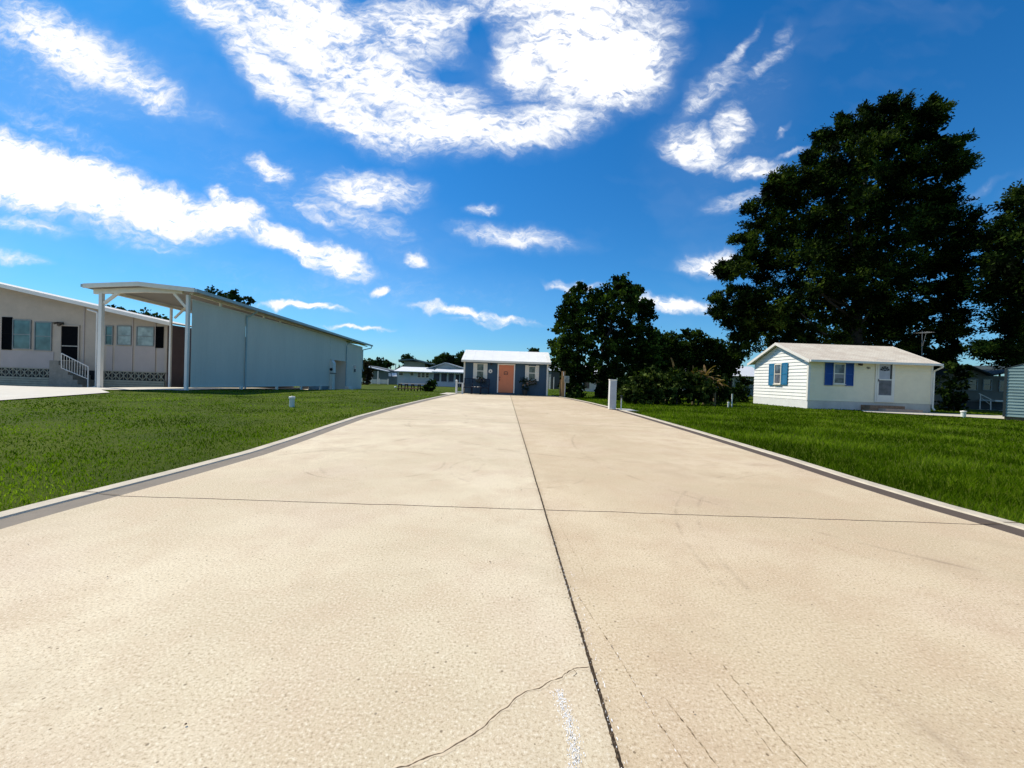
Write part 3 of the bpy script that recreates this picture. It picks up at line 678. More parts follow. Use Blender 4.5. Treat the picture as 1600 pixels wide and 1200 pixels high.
for s_ in (0, 1):
    ya = YB-ov if s_ == 0 else YB+DEP+ov; yb = YB+DEP/2; za = ze+.06-ov*sl_*.3; 
    xa, xb_ = xl-.15, xr+.15
    v_ = [(xa,ya,za),(xb_,ya,za),(xb_,yb,zr),(xa,yb,zr)]
    mb.add(v_+[(a_, b_, c+t_) for a_, b_, c in v_], [(0,3,2,1),(4,5,6,7),(0,1,5,4),(1,2,6,5),(3,0,4,7)])
    xx = xa+.15
    while xx < xb_:
        if s_ == 0: mb.beam((xx,ya+.01,za+t_+.008),(xx,yb,zr+t_+.003),.02,.008)
        xx += .6
RFM = paint('white_metal_roof', (.92,.88,.80), .35, .04, 2, dirt=.06, metal=0)
rf = mb.build('roof', RFM, root)
mb = MB(); mb.box(xl-.15, xr+.15, YB-ov-.02, YB-ov-.001, za-.09, za+.045); mb.box(xl-.14, xr+.14, YB-ov, YB-.001, za-.085, za-.07); mb.build('fascia', TRIM, root)
for x0, x1 in ((xl-.02, xl+.08), (xr-.09, xr+.02)):
    mb = MB(); mb.box(x0, x1, YB-.03, YB+.05, .03, za-.088); mb.build('corner_trim', TRIM, root)
def RB(*a): return R(*a, YB)
GL1 = glassmat('cottage_glass', (.10,.115,.10), .08, 5, .5)
for (a, b_) in (((744.5,567.8,756.5,591.5), (739.5,567.5,761.5,591.5)), ((825.5,572,837,594), (820.5,571,842,595))):
    x0, x1, z0, z1 = RB(*a); sx0, sx1, sz0, sz1 = RB(*b_)
    window(root, x0, x1, z0, z1, YB-.013, GL1, .045, muntin=0)
    for q in ((sx0, x0-.005), (x1+.005, sx1)): shutter(root, q[0], q[1], sz0, sz1, YB-.013, TRIM)
x0, x1, z0, z1 = RB(779, 570.5, 802.5, 611.5); z0 = .13
CORAL = paint('coral_paint', (.70,.21,.09), .6, .06, 2)
mb = MB(); mb.box(x0, x1, YB-.045, YB-.013, z0, z1)
pw = (x1-x0)
mb.box(x0+.10, x1-.10, YB-.052, YB-.045, z0+.12, z0+.95); mb.box(x0+.10, x1-.10, YB-.052, YB-.045, z0+1.05, z1-.12)
dd = mb.build('door', CORAL, root)
hb = MB(); 
for zz, nn in ((z0+.82, 'door_handle'), (z0+.98, 'door_lock')): hb = MB(); hb.tube((x0+.07, YB-.052, zz), (x0+.07, YB-.12, zz), .032, .038, 12); hb.build(nn, DARK, dd)
# small dark arched plaque on the door
hb = MB(); cx = (x0+x1)/2-.02; zc = z1-.52
for a_ in range(10):
    t0 = math.pi*a_/10; t1 = math.pi*(a_+1)/10
    hb.beam((cx+.12*math.cos(t0), YB-.06, zc+.05+.05*math.sin(t0)), (cx+.12*math.cos(t1), YB-.06, zc+.05+.05*math.sin(t1)), .015, .03)
hb.box(cx-.13, cx-.10, YB-.066, YB-.053, zc-.11, zc+.05).box(cx+.10, cx+.13, YB-.066, YB-.053, zc-.11, zc+.05).box(cx-.10, cx+.10, YB-.066, YB-.053, zc-.11, zc-.08).box(cx-.1, cx+.1, YB-.064, YB-.053, zc-.02, zc+.005)
hb.build('door_plaque', DARK, dd)
mb = MB(); mb.box(x0-.08, x0-.005, YB-.06, YB-.013, z0-.02, z1+.08).box(x1+.005, x1+.08, YB-.06, YB-.013, z0-.02, z1+.08).box(x0-.005, x1+.005, YB-.06, YB-.013, z1+.005, z1+.08); mb.build('door_frame', WHITE, root)
mb = MB(); mb.box(x0+.12, x1-.1, YB-.42, YB-.07, 0.004, .075); mb.build('door_step', paint('step_grey', (.14,.13,.15), .8), root)
p = W(766.3, 580, YB-.02)
mb = MB(); mb.tube((p.x, YB-.05, p.z), (p.x, YB-.014, p.z), .135, .135, 28); pl = mb.build('number_plaque', WHITE, root)
mb = MB()
for k in range(24):
    a0 = 2*math.pi*k/24; a1 = 2*math.pi*(k+1)/24; mb.beam((p.x+.12*math.cos(a0), YB-.053, p.z+.12*math.sin(a0)), (p.x+.12*math.cos(a1), YB-.053, p.z+.12*math.sin(a1)), .012, .008)
mb.build('plaque_rim', DARK, pl)
mb = MB(); mb.tube((p.x, YB-.058, p.z), (p.x, YB-.0505, p.z), .045, .045, 10); mb.build('plaque_mark', DARK, pl)
p = W(768, 569, YB); mb = MB(); mb.box(p.x-.05, p.x+.05, YB-.04, YB-.013, p.z-.06, p.z+.06); mb.tube((p.x, YB-.03, p.z+.03), (p.x, YB-.16, p.z+.07), .012); mb.lathe((p.x, YB-.16, p.z-.08), [(.075,0),(.07,.05),(.03,.13),(.01,.16)], 12); mb.build('wall_lamp', DARK, root)
FL = leafmat('flower_box_leaves', (.008,.016,.006), (.02,.035,.012), (.05,.07,.03), .2, 3)
FLW = leafmat('flower_petals', (.35,.12,.05), (.5,.42,.38), (.6,.6,.62), .2, 6)
for k, (qx, qy) in enumerate(((751, 593.5), (831.5, 597))):
    p = W(qx, qy, YB-.17); bx_ = MB(); bx_.box(p.x-.32, p.x+.32, YB-.28, YB-.06, p.z-.12, p.z+.04)
    fb = thing('flower_box', (p.x, YB-.17, p.z), 'planter box with %s under the %s window of the blue cottage' % (('dark trailing leaves', 'left') if k == 0 else ('orange and white flowers', 'right')), 'planter', 'window boxes on the blue cottage')
    bx_.build('box', DARK, fb)
    V, Fq = leaves([(p.x-.2, YB-.17, p.z+.02, .12), (p.x, YB-.17, p.z+.04, .15), (p.x+.2, YB-.19, p.z+.0, .13)], 90, 14, .06, asp=1.8, cr=.07); npmesh('foliage', V, Fq, FL, fb)
    for q in ((p.x-.12, YB-.22, p.z+.08, .07), (p.x+.14, YB-.22, p.z+.04, .09)): V, Fq = leaves([q], 60, 3, .05, asp=1.2, cr=.06); npmesh('flowers', V, Fq, FLW, fb)
# potted plant right of door
p = W(820, 614, YB-.35); pt = thing('potted_plant', (p.x, YB-.35, 0), 'dark potted plant with pale blooms standing right of the coral door', 'plant')
mb = MB(); mb.lathe((p.x, YB-.35, 0.004), [(.13,0),(.18,.3),(.2,.33),(.19,.36),(.15,.35)], 18); mb.build('pot', DARK, pt)
V, Fq = leaves([(p.x, YB-.35, .55, .18), (p.x-.12, YB-.35, .85, .15), (p.x+.12, YB-.35, .75, .15), (p.x-.05, YB-.35, 1.0, .1)], 70, 12, .09, asp=2.5, cr=.1); npmesh('foliage', V, Fq, FL, pt)
for q in ((p.x-.08, YB-.5, .68, .05), (p.x+.16, YB-.5, .76, .04)): V, Fq = leaves([q], 60, 4, .05, asp=1.2, cr=.04); npmesh('flowers', V, Fq, FLW, pt)
# patio bench, table and covered grill at left front
BLU = paint('blue_metal', (.004,.007,.022), .8, .2, 4)
def patio_chair(cx, cy, label, s=1):
    r_ = thing('patio_chair', (cx, cy, 0), label, 'chair', 'dark patio chairs by the blue cottage')
    mb = MB(); mb.box(cx-.27, cx+.27, cy-.27, cy+.25, .38, .43); mb.build('seat', BLU, r_)
    mb = MB(); mb.beam((cx-.27, cy+.25, .4), (cx-.27, cy+.36, .98), .035); mb.beam((cx+.27, cy+.25, .4), (cx+.27, cy+.36, .98), .035); mb.beam((cx-.27, cy+.36, .97), (cx+.27, cy+.36, .97), .035)
    for k in range(6): xx = cx-.22+k*.088; mb.beam((xx, cy+.26, .44), (xx, cy+.36, .96), .022)
    mb.build('backrest', BLU, r_)
    for sx_ in (-1, 1):
        for dy in (-.24, .24): m3 = MB(); m3.tube((cx+sx_*.25, cy+dy, .39), (cx+sx_*.27, cy+dy*1.1, .004), .018, .016, 8); m3.build('leg', BLU, r_)
        m3 = MB(); m3.beam((cx+sx_*.28, cy-.26, .62), (cx+sx_*.28, cy+.3, .64), .05, .025); m3.beam((cx+sx_*.28, cy-.25, .4), (cx+sx_*.28, cy-.25, .62), .025); m3.build('armrest', BLU, r_)
    return r_
px0 = W(731, 610, 25.2).x; px1 = W(757, 610, 25.2).x
patio_chair(px0, 25.25, 'dark blue patio chair nearest the white railing'); patio_chair(px1, 25.3, 'dark blue patio chair nearest the coral door')
p = W(744, 604, 24.9); tb = thing('side_table', (p.x, 24.95, 0), 'low dark table between the two patio chairs with a pale cloth', 'table')
mb = MB(); mb.box(p.x-.35, p.x+.35, 24.7, 25.2, .42, .46); mb.build('tabletop', BLU, tb)
for sx_ in (-.3, .3):
    for sy_ in (24.75, 25.15): m3 = MB(); m3.tube((p.x+sx_, sy_, .42), (p.x+sx_, sy_, .004), .02, .02, 8); m3.build('leg', BLU, tb)
mb = MB(); V = []
for i in range(9):
    for j in range(5): V.append((p.x-.24+i*.06, 24.75+j*.07, .466+.012*math.sin(i*1.9+j)))
mb.add(V, [(j+5*i, j+1+5*i, j+6+5*i, j+5+5*i) for i in range(8) for j in range(4)])
o = mb.build('cloth', WHITE, smooth=True); tag(o, 'crumpled white cloth lying on the low dark patio table', 'cloth')
# white railing at left of cottage
YR = 25.0
rl = thing('white_railing', (W(715, 612, YR).x, YR, 0), 'short white railing with capped post at the left corner of the blue cottage', 'railing')
p = W(713, 612, YR); q = W(722.5, 612, YR); zt = W(713, 594, YR).z
mb = MB(); mb.box(p.x-.06, p.x+.06, YR-.06, YR+.06, -.02, zt-.06); ps = mb.build('post', WHITE, rl); mb = MB(); mb.box(p.x-.085, p.x+.085, YR-.085, YR+.085, zt-.06, zt-.02); mb.lathe((p.x, YR, zt-.02), [(.07,0),(.02,.05),(.0,.06)], 4); mb.build('post_cap', WHITE, ps)
mb = MB(); mb.box(q.x-.05, q.x+.05, YR-.05, YR+.05, -.02, zt-.15); mb.build('post', WHITE, rl)
mb = MB(); mb.beam((p.x+.065, YR, zt-.17), (q.x-.055, YR, zt-.17), .07, .05); mb.beam((p.x+.065, YR, .12), (q.x-.055, YR, .12), .05); mb.build('rail', WHITE, rl)
for k in range(3): xx = p.x+(q.x-p.x)*(k+1)/4; mb = MB(); mb.tube((xx, YR, .15), (xx, YR, zt-.2), .014, .014, 6); mb.build('baluster', DARK, rl)

# ------------------------------------------------------------------ utility posts on the right
p = G(879.5, 622); yp = 25.0; p = W(879.5, 622, yp)
ut = thing('meter_post', (p.x, yp, 0), 'brown wooden utility post with grey meter box beside the kerb', 'utility post')
zt = W(880, 580, yp).z; PALEW = paint('tan_timber', (.34,.20,.085), .85, .3, 10, bump=.3, vert=True)
mb = MB(); mb.box(p.x-.11, p.x+.09, yp-.09, yp+.09, -.05, zt); mb.build('post', PALEW, ut)
p2 = W(876, 604, yp+.5); mb = MB(); mb.box(p2.x-.06, p2.x+.06, yp+.45, yp+.6, -.05, W(876, 593, yp+.5).z); mb.build('brace_post', PALEW, ut)
x0, x1, z0, z1 = R(881.5, 587.5, 888, 598, yp); mb = MB(); mb.box(x0-.02, x1+.03, yp-.2, yp-.091, z0, z1); bx_ = mb.build('meter_box', paint('grey_box', (.33,.35,.30), .5, .1, 5), ut)
mb = MB(); mb.box(x0, x1+.01, yp-.215, yp-.201, z0+.06, z0+.2).tube(((x0+x1)/2, yp-.2, z1-.13), ((x0+x1)/2, yp-.26, z1-.13), .07, .065, 16); mb.build('meter', paint('meter_glass', (.2,.21,.2), .2), bx_)
mb = MB(); mb.tube((x0+.05, yp-.14, -.05), (x0+.05, yp-.14, z0), .025); mb.tube((p.x-.02, yp-.12, z1), (p.x-.02, yp-.12, zt-.05), .02); mb.build('conduit', ALU, ut)
yp = 14.9; x0, x1, z0, z1 = R(951.8, 593, 962, 635, yp)
up_ = thing('utility_pedestal', ((x0+x1)/2, yp, 0), 'tall narrow white utility pedestal standing on a concrete pad beside the driveway', 'pedestal')
mb = MB(); mb.box(x0, x1, yp-.11, yp+.11, .02, z1-.03); mb.build('cabinet', paint('pedestal_white', (.74,.73,.70), .45, .06, 3, dirt=.15, vert=True), up_)
mb = MB(); mb.box(x0-.012, x1+.012, yp-.122, yp+.122, z1-.03, z1+.005); mb.build('lid', WHITE, up_)
mb = MB()
mb.box(x0+.012, x1-.012, yp-.114, yp-.1105, .06, z1-.06)
mb.build('shaded_front', paint('pedestal_shade_grey', (.50,.51,.53), .5), up_)  # grey sheet over the white front: shade of the unlit side as colour
p = W(970.5, 634, 14.9); tp = thing('water_tap', (p.x, 14.9, 0), 'garden water tap on a white riser pipe right of the utility pedestal', 'tap')
zt = W(970, 619, 14.9).z; mb = MB(); mb.tube((p.x, 14.9, -.03), (p.x, 14.9, zt-.08), .022); mb.build('riser_pipe', WHITE, tp)
mb = MB(); mb.tube((p.x, 14.9, zt-.08), (p.x, 14.9, zt-.02), .03); mb.tube((p.x, 14.9, zt-.05), (p.x, 14.78, zt-.09), .016); mb.tube((p.x, 14.9, zt-.02), (p.x, 14.9, zt+.01), .008); mb.lathe((p.x, 14.9, zt+.01), [(.06,0),(.062,.008),(.055,.016)], 12); mb.build('valve', paint('dull_brass', (.12,.11,.09), .5, .2, 8), tp)
def pipe(px, py0, py1, Y, r, label, name='cleanout_pipe', cap=True):
    p = W(px, py1, Y); zt = W(px, py0, Y).z; zb = g(p.x, Y)-.05
    r_ = thing(name, (p.x, Y, zb), label, 'pipe', 'white plastic pipes in the lawns')
    m_ = paint('white_plastic', (.66,.68,.60), .5, .1, 5); mb = MB(); mb.tube((p.x, Y, zb), (p.x, Y, zt-(.05 if cap else 0)), r, r, 16); mb.build('pipe', m_, r_)
    if cap:
        mb = MB(); mb.lathe((p.x, Y, zt-.06), [(r*1.25,0),(r*1.25,.045),(r*1.05,.06),(r*.4,.06),(r*.4,.075)], 16); mb.build('cap', WHITE, r_)
pipe(456, 619.5, 634.5, 11.9, .072, 'short white capped cleanout pipe alone in the left lawn')
pipe(1143.5, 615.5, 630, 20.3, .032, 'thin short white pipe standing in front of the dark shrubs', cap=False)
pipe(1505, 642, 650, 17.9, .085, 'low white pipe cap beside the footpath at the right')
pipe(1138, 628, 631, 20.0, .04, 'tiny white pipe stub beside the thin white pipe')

# ------------------------------------------------------------------ white cottage (right)
YW = 21.4; xa = 15.98; xb = W(1456, 600, YW).x; DEP = 4.8; zE = 2.62; zR = 3.62
wc = thing('white_cottage', ((xa+xb)/2, YW+2.5, 0), 'small white cottage with bright blue shutters and pale shingle roof on the right', 'cottage')
SID = paint('cream_siding', (.92,.81,.59), .6, .05, 2, dirt=.1); SIDW = paint('white_siding', (.88,.86,.80), .55, .05, 2, dirt=.05)
mb = MB(); lap(mb, xa, xb, .42, zE, YW, .16, .03); mb.box(xa+.01, xb-.01, YW+.002, YW+DEP-.01, .0, zE-.001); mb.build('wall', SID, wc)
MG = Matrix(((0,1,0,xa),(-1,0,0,YW+DEP),(0,0,1,0),(0,0,0,1)))      # local x runs toward camera along the gable wall, local -y faces -x
MG = Matrix.Translation((xa, YW+DEP, 0)) @ Matrix.Rotation(-math.pi/2, 4, 'Z')
sr = (zR-zE)/(DEP/2)
def clipg(z):
    if z <= zE: return (0, DEP)
    k = (z-zE)/sr; return (k, DEP-k)
mb = MB(MG); lap(mb, 0, DEP, .42, zR-.02, 0, .19, .032, clipg); mb.add([(0,.003,zE),(DEP,.003,zE),(DEP/2,.003,zR)], [(0,1,2)]); mb.build('gable_wall', SIDW, wc)
mb = MB(); mb.box(xa-.015, xb-.02, YW-.006, YW+.05, -.03, .415); mb.build('skirting', paint('skirting_grey', (.64,.58,.52), .7, .08, 3, dirt=.3), wc)
mb = MB(MG); mb.box(0, DEP+.006, -.02, .02, -.03, .415); mb.build('skirting', paint('skirting_white', (.76,.75,.72), .7, .06, 3, dirt=.1), wc)
mb = MB(); mb.add([(xb,YW,zE),(xb,YW+DEP,zE),(xb,YW+DEP/2,zR)], [(0,1,2)]); mb.box(xb-.05,xb,YW+.01,YW+DEP-.01,0,zE); mb.build('gable_wall', SID, wc)
m, t, b = newmat('pale_shingles'); SHG = m
co = t.node('ShaderNodeTexCoord').outputs['Object']; br = t.node('ShaderNodeTexBrick'); br.inputs['Scale'].default_value = 3.2; br.inputs['Color1'].default_value = (.72,.62,.48,1); br.inputs['Color2'].default_value = (.80,.71,.57,1); br.inputs['Mortar'].default_value = (.45,.37,.29,1); br.inputs['Mortar Size'].default_value = .012
t.l.new(co, br.inputs['Vector']); cc = t.mix(t.ramp(t.noise(co, 1.2, 5, .7), [(.4,(0,0,0)),(.7,(.55,.55,.55))]), br.outputs[0], (.45,.34,.26)); t.l.new(cc, b.inputs['Base Color']); b.inputs['Roughness'].default_value = .9
mb = MB(); ov = .38; t_ = .05; xo = .28; xr_ = .06
for s_ in (0, 1):
    ya = YW-ov if s_ == 0 else YW+DEP+ov; yb = YW+DEP/2; za = zE+.06-ov*sr; zr = zR+.06
    v_ = [(xa-xo,ya,za),(xb+xr_,ya,za),(xb+xr_,yb,zr),(xa-xo,yb,zr)]
    mb.add(v_+[(a_, b_, c+t_) for a_, b_, c in v_], [(0,3,2,1),(4,5,6,7),(0,1,5,4),(1,2,6,5),(3,0,4,7)])
mb.build('roof', SHG, wc)
mb = MB(); mb.box(xa-xo, xb+xr_, YW-ov-.11, YW-ov-.002, za-.05, za+.055); mb.box(xa-xo+.01, xb+xr_-.01, YW-ov, YW-.001, za-.045, za-.03); mb.build('gutter', WHITE, wc)
for xx in (xa-xo-.022, xb+xr_+.002):
    mb = MB()
    for s_ in (0, 1):
        ya = YW-ov if s_ == 0 else YW+DEP+ov
        mb.add([(xx,ya,za-.10),(xx,YW+DEP/2,zr-.10),(xx,YW+DEP/2,zr+t_+.01),(xx,ya,za+t_+.01),(xx+.02,ya,za-.10),(xx+.02,YW+DEP/2,zr-.10),(xx+.02,YW+DEP/2,zr+t_+.01),(xx+.02,ya,za+t_+.01)],
           [(0,1,2,3),(7,6,5,4),(0,4,5,1),(2,6,7,3),(0,3,7,4)])
    mb.build('rake_board', WHITE, wc)
mb = MB(); 
for s_ in (0, 1):
    ya = YW-ov+.02 if s_ == 0 else YW+DEP+ov-.02
    mb.add([(xa-xo,ya,za-.015),(xa-.022,ya,za-.015),(xa-.022,YW+DEP/2,zr-.012),(xa-xo,YW+DEP/2,zr-.012)], [(0,1,2,3)])
mb.build('soffit', TRIM, wc)
mb = MB(); mb.box(xa-.06, xa+.06, YW-.04, YW-.002, .4, zE-.03); mb.box(xa-.06, xa-.003, YW-.002, YW+.07, .4, zE-.03); mb.build('corner_trim', WHITE, wc); mb = MB(); mb.box(xb-.08, xb+.01, YW-.04, YW-.002, .4, zE-.03); mb.build('corner_trim', WHITE, wc)
mb = MB(); xd = xb+.02; mb.path([(xd+.06, YW-ov-.05, za-.04), (xd+.06, YW-ov-.05, za-.12), (xd+.0, YW-.07, za-.32), (xd, YW-.07, .22), (xd-.04, YW-.22, .10)], .042, 8); mb.build('downspout', WHITE, wc)
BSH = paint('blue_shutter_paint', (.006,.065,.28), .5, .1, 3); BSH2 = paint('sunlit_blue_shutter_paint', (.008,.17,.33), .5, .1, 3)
GLW = glassmat('cottage_window_glass', (.10,.11,.13), .08, 3, .6)
x0, x1, z0, z1 = R(1301, 568, 1319, 600, YW); window(wc, x0, x1, z0, z1, YW-.032, GLW, .05)
mb = MB(); mb.box(x0+.06, x1-.06, YW-.058, YW-.051, z0+(z1-z0)*.28, z0+(z1-z0)*.47); mb.build('window_blind', paint('grey_blind', (.25,.25,.27), .7), wc)
sA = R(1288, 565.5, 1300.5, 602, YW); sB = R(1320, 566.8, 1332.5, 603, YW)
for q in (sA, sB): shutter(wc, q[0], q[1], q[2], q[3], YW-.032, BSH)
# gable window: measured along the wall plane x = xa
def ongable(px, py):
    x, y, z = ray(px, py); tt = xa/x; return YW+DEP-y*tt, 1+z*tt
def rect_g(a, b_, c, d):
    xm = (a+c)/2; ym = (b_+d)/2; u0, _ = ongable(a, ym); u1, _ = ongable(c, ym); _, z0 = ongable(xm, d); _, z1 = ongable(xm, b_); return u0, u1, z0, z1
q = rect_g(1212, 569, 1222.5, 600); window(wc, q[0], q[1], q[2], q[3], -.048, GLW, .05, MG)
for r_ in ((1203, 568.5, 1211, 602), (1223.2, 566.8, 1232, 601)):
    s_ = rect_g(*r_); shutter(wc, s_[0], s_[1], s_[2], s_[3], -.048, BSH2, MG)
# storm door
x0, x1, z0, z1 = R(1369, 564.5, 1394.5, 617, YW); z0 = .44
mb = MB(); f = .09; y0 = YW-.075; y1 = YW-.0305; zm = z0+(z1-z0)*.55
mb.box(x0, x0+f, y0, y1, z0, z1).box(x1-f, x1, y0, y1, z0, z1).box(x0+f, x1-f, y0, y1, z1-f, z1).box(x0+f, x1-f, y0, y1, z0, z0+.38).box(x0+f, x1-f, y0, y1, zm-.03, zm+.03)
sd_ = mb.build('storm_door', WHITE, wc)
mb = MB(); mb.box(x0+f-.004, x1-f+.004, YW-.05, YW-.043, z0+.375, zm-.025); mb.build('pane', glassmat('storm_glass', (.12,.12,.15), .1, 3, .3), sd_)
mb = MB(); mb.box(x0+f-.004, x1-f+.004, YW-.05, YW-.043, zm+.025, z1-f+.004); mb.build('pane', paint('inner_door_grey', (.42,.43,.48), .4), sd_)
mb = MB(); mb.box(x1-f-.09, x1-f-.01, YW-.056, YW-.052, zm+.03, z1-f); mb.build('dark_gap', DARK, sd_)
mb = MB(); cx = (x0+x1)/2-.04; cz = z1-.52
for k in range(5):
    a0 = math.radians(6+k*35); a1 = a0+math.radians(28)
    mb.add([(cx+r*math.cos(a), YW-.058, cz+r*.95*math.sin(a)) for r, a in ((.10,a0),(.26,a0),(.27,(a0+a1)/2),(.26,a1),(.10,a1))], [(0,4,3,2,1)])
mb.add([(cx+.08*math.cos(math.pi*k/8), YW-.058, cz+.07*math.sin(math.pi*k/8)) for k in range(9)], [tuple(range(8,-1,-1))])
mb.build('fanlight', DARK, sd_)
mb = MB(); mb.box(x0+.04, x0+.065, YW-.12, YW-.076, zm-.1, zm+.02); mb.build('door_handle', DARK, sd_)
mb = MB(); mb.box(x0-.08, x0-.004, YW-.06, YW-.031, z0, z1+.07).box(x1+.004, x1+.08, YW-.06, YW-.031, z0, z1+.07).box(x0-.004, x1+.004, YW-.06, YW-.031, z1+.004, z1+.07); mb.build('door_frame', WHITE, wc)
p = W(1344.5, 568.5, YW-.1); mb = MB(); mb.box(p.x-.05, p.x+.05, YW-.03, YW-.015, p.z-.07, p.z+.1); mb.tube((p.x, YW-.03, p.z+.1), (p.x, YW-.12, p.z+.12), .012); mb.lathe((p.x+.02, YW-.13, p.z-.10), [(.05,0),(.075,.04),(.075,.15),(.05,.2),(.01,.24)], 10); mb.build('wall_lamp', paint('bronze', (.045,.025,.015), .5), wc)
def text(s, size, loc, mat, parent, name):
    cu = bpy.data.curves.new('t', 'FONT'); cu.body = s; cu.size = size; cu.extrude = .004; cu.align_x = 'CENTER'
    to = bpy.data.objects.new('t', cu); COL.objects.link(to); bpy.context.view_layer.update()
    me = bpy.data.meshes.new_from_object(to.evaluated_get(bpy.context.evaluated_depsgraph_get())); bpy.data.objects.remove(to)
    o0 = origin(parent); me.transform(Matrix.Translation(Vector(loc)-o0) @ Matrix.Rotation(math.pi/2, 4, 'X')); me.materials.append(mat)
    o = bpy.data.objects.new(name, me); COL.objects.link(o); o.parent = parent; return o
p = W(1356.5, 576.5, YW); text('981', .15, (p.x, YW-.036, p.z), DARK, wc, 'house_number')
# steps of brick and board below the door
mb = MB(); xs = W(1355, 640, YW-.4).x; xe = W(1418, 640, YW-.4).x
mb.box(xs, W(1398, 640, YW).x, YW-.55, YW-.01, -.03, .27); st1 = thing('entrance_step', ((xs+xe)/2, YW-.3, 0), 'low brown brick steps below the storm door of the white cottage', 'steps')
mb.build('upper_step', paint('brown_brick', (.30,.17,.10), .9, .35, 9, bump=.5, bscale=20), st1)
mb = MB(); mb.box(xs+.45, xe+.25, YW-.95, YW-.552, -.03, .12); mb.build('lower_step', paint('pink_paver', (.60,.38,.27), .9, .2, 9), st1)
# antenna
p = W(1441, 551, YW+3.0); pt_ = W(1441, 517, YW+3.0)
an_ = thing('tv_antenna', (p.x, p.y, p.z), 'thin metal tv antenna mast on the right end of the white cottage roof', 'antenna')
gm = paint('grey_mast', (.30,.30,.30), .5, .1, 5); mb = MB(); mb.tube((p.x, p.y, p.z-.6), pt_, .012, .010, 8); mb.build('mast', gm, an_)
mb = MB(); a = W(1438.5, 519.5, YW+3); c = W(1454, 519.8, YW+3); mb.tube(a, c, .008); 
for k in range(7): q = a.lerp(c, k/6); mb.tube(q-Vector((.02,.45-.03*k,0)), q+Vector((.02,.45-.03*k,0)), .004, .004, 6)
mb.tube(W(1447, 521, YW+3), W(1442, 540, YW+3), .007, .007, 6); mb.build('boom', gm, an_)

# ------------------------------------------------------------------ green shed (far right)
ys_ = 17.2; xs = W(1569.5, 620, ys_).x; zt = W(1570, 577, ys_).z
sh = thing('garden_shed', (xs+1.6, ys_+1.0, 0), 'pale green metal shed with horizontal siding at the right edge', 'shed')
GRN = paint('pale_green_metal', (.22,.31,.29), .5, .10, 2, dirt=.3)
MS = Matrix.Translation((xs, ys_, 0)) @ Matrix.Rotation(math.radians(-54), 4, 'Z')
slp = .42; wS = 3.2
def clips(z):
    if z <= zt: return (0, wS)
    k = (z-zt)/slp; return (k, wS-k)
mb = MB(MS); lap(mb, 0, wS, .12, zt+slp*wS/2-.02, 0, .13, .03, clips); mb.box(.01, wS-.01, .01, 3, .1, zt-.01); mb.add([(0,.004,zt),(wS,.004,zt),(wS/2,.004,zt+slp*wS/2)], [(0,1,2)]); mb.build('wall', GRN, sh)
mb = MB(MS); mb.box(-.03, .05, -.045, -.001, .1, zt); mb.build('corner_trim', paint('dark_green_trim', (.02,.03,.03), .7), sh)
mb = MB(MS)
for s_ in (0, 1):
    xe_ = -.03 if s_ == 0 else wS+.03
    v_ = [(xe_, -.03, zt+.005), (xe_, 3.05, zt+.005), (wS/2, 3.05, zt+slp*wS/2+.03), (wS/2, -.03, zt+slp*wS/2+.03)]
    mb.add(v_+[(a_, b_, c+.03) for a_, b_, c in v_], [(0,1,2,3),(4,7,6,5),(0,3,7,4),(0,4,5,1)])
mb.build('roof', paint('dark_shed_roof', (.06,.08,.08), .5), sh)
mb = MB(MS); mb.box(.02, wS, .02, 2.9, -.05, .10); mb.build('base', WOOD, sh)

# ------------------------------------------------------------------ far right home with stair rail
YF = 29.5
fh = thing('mobile_home', (W(1540, 600, YF).x, YF+3, 0), 'shaded beige home with low gables and white stair rail behind the green shed', 'house')
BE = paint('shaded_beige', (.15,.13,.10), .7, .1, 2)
zl = W(1510, 610, YF).z
pk = W(1508, 572, YF); e1 = W(1545, 587, YF); e0x = pk.x-(e1.x-pk.x); x9 = W(1640, 600, YF).x
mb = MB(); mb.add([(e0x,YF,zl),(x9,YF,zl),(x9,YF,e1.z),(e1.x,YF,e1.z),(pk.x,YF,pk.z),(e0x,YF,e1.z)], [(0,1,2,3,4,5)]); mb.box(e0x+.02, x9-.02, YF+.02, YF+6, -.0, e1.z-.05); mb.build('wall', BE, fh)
DRF = paint('dark_green_roof', (.03,.045,.045), .9, .15, 3)
mb = MB(); mb.beam((e0x-.2, YF+3, e1.z-.05), (pk.x, YF+3, pk.z+.05), 6.6, .1, up=(0,0,1)); mb.beam((pk.x, YF+3, pk.z+.05), (e1.x, YF+3, e1.z+.02), 6.6, .1); mb.beam((e1.x, YF+3, e1.z+.03), (x9, YF+3, e1.z+1.0), 6.4, .1); mb.build('roof', DRF, fh)
mb = MB(); mb.box(e0x, x9, YF-.03, YF-.002, -.05, W(1540, 628, YF).z); mb.build('skirting', paint('dark_skirting', (.05,.05,.05), .8), fh)
for a in ((1512,592,1527,610), (1535,592,1549,610), (1560,594,1570,612), (1574,592,1584,624)):
    x0, x1, z0, z1 = R(*a, YF); window(fh, x0, x1, z0, z1, YF-.005, glassmat('dark_glass', (.02,.025,.03), .1), .06, mat=paint('dull_trim', (.3,.28,.25), .6), sill=False)
mb = MB(); x0, x1, z0, z1 = R(1552, 625, 1568, 627.5, YF-.4); mb.box(x0-.6, x1+.4, YF-1.0, YF-.04, z0, z1); mb.build('porch_deck', WHITE, fh)
sr_ = thing('stair_railing', (W(1540, 636, YF-1.2).x, YF-1.2, 0), 'white sloping stair rail in front of the shaded beige home', 'railing')
mb = MB(); Yq = YF-1.2; A = W(1530, 615, Yq); Bq = W(1548, 624, Yq); C_ = W(1548, 637, Yq); D_ = W(1534, 620, Yq); E_ = W(1547, 632, Yq)
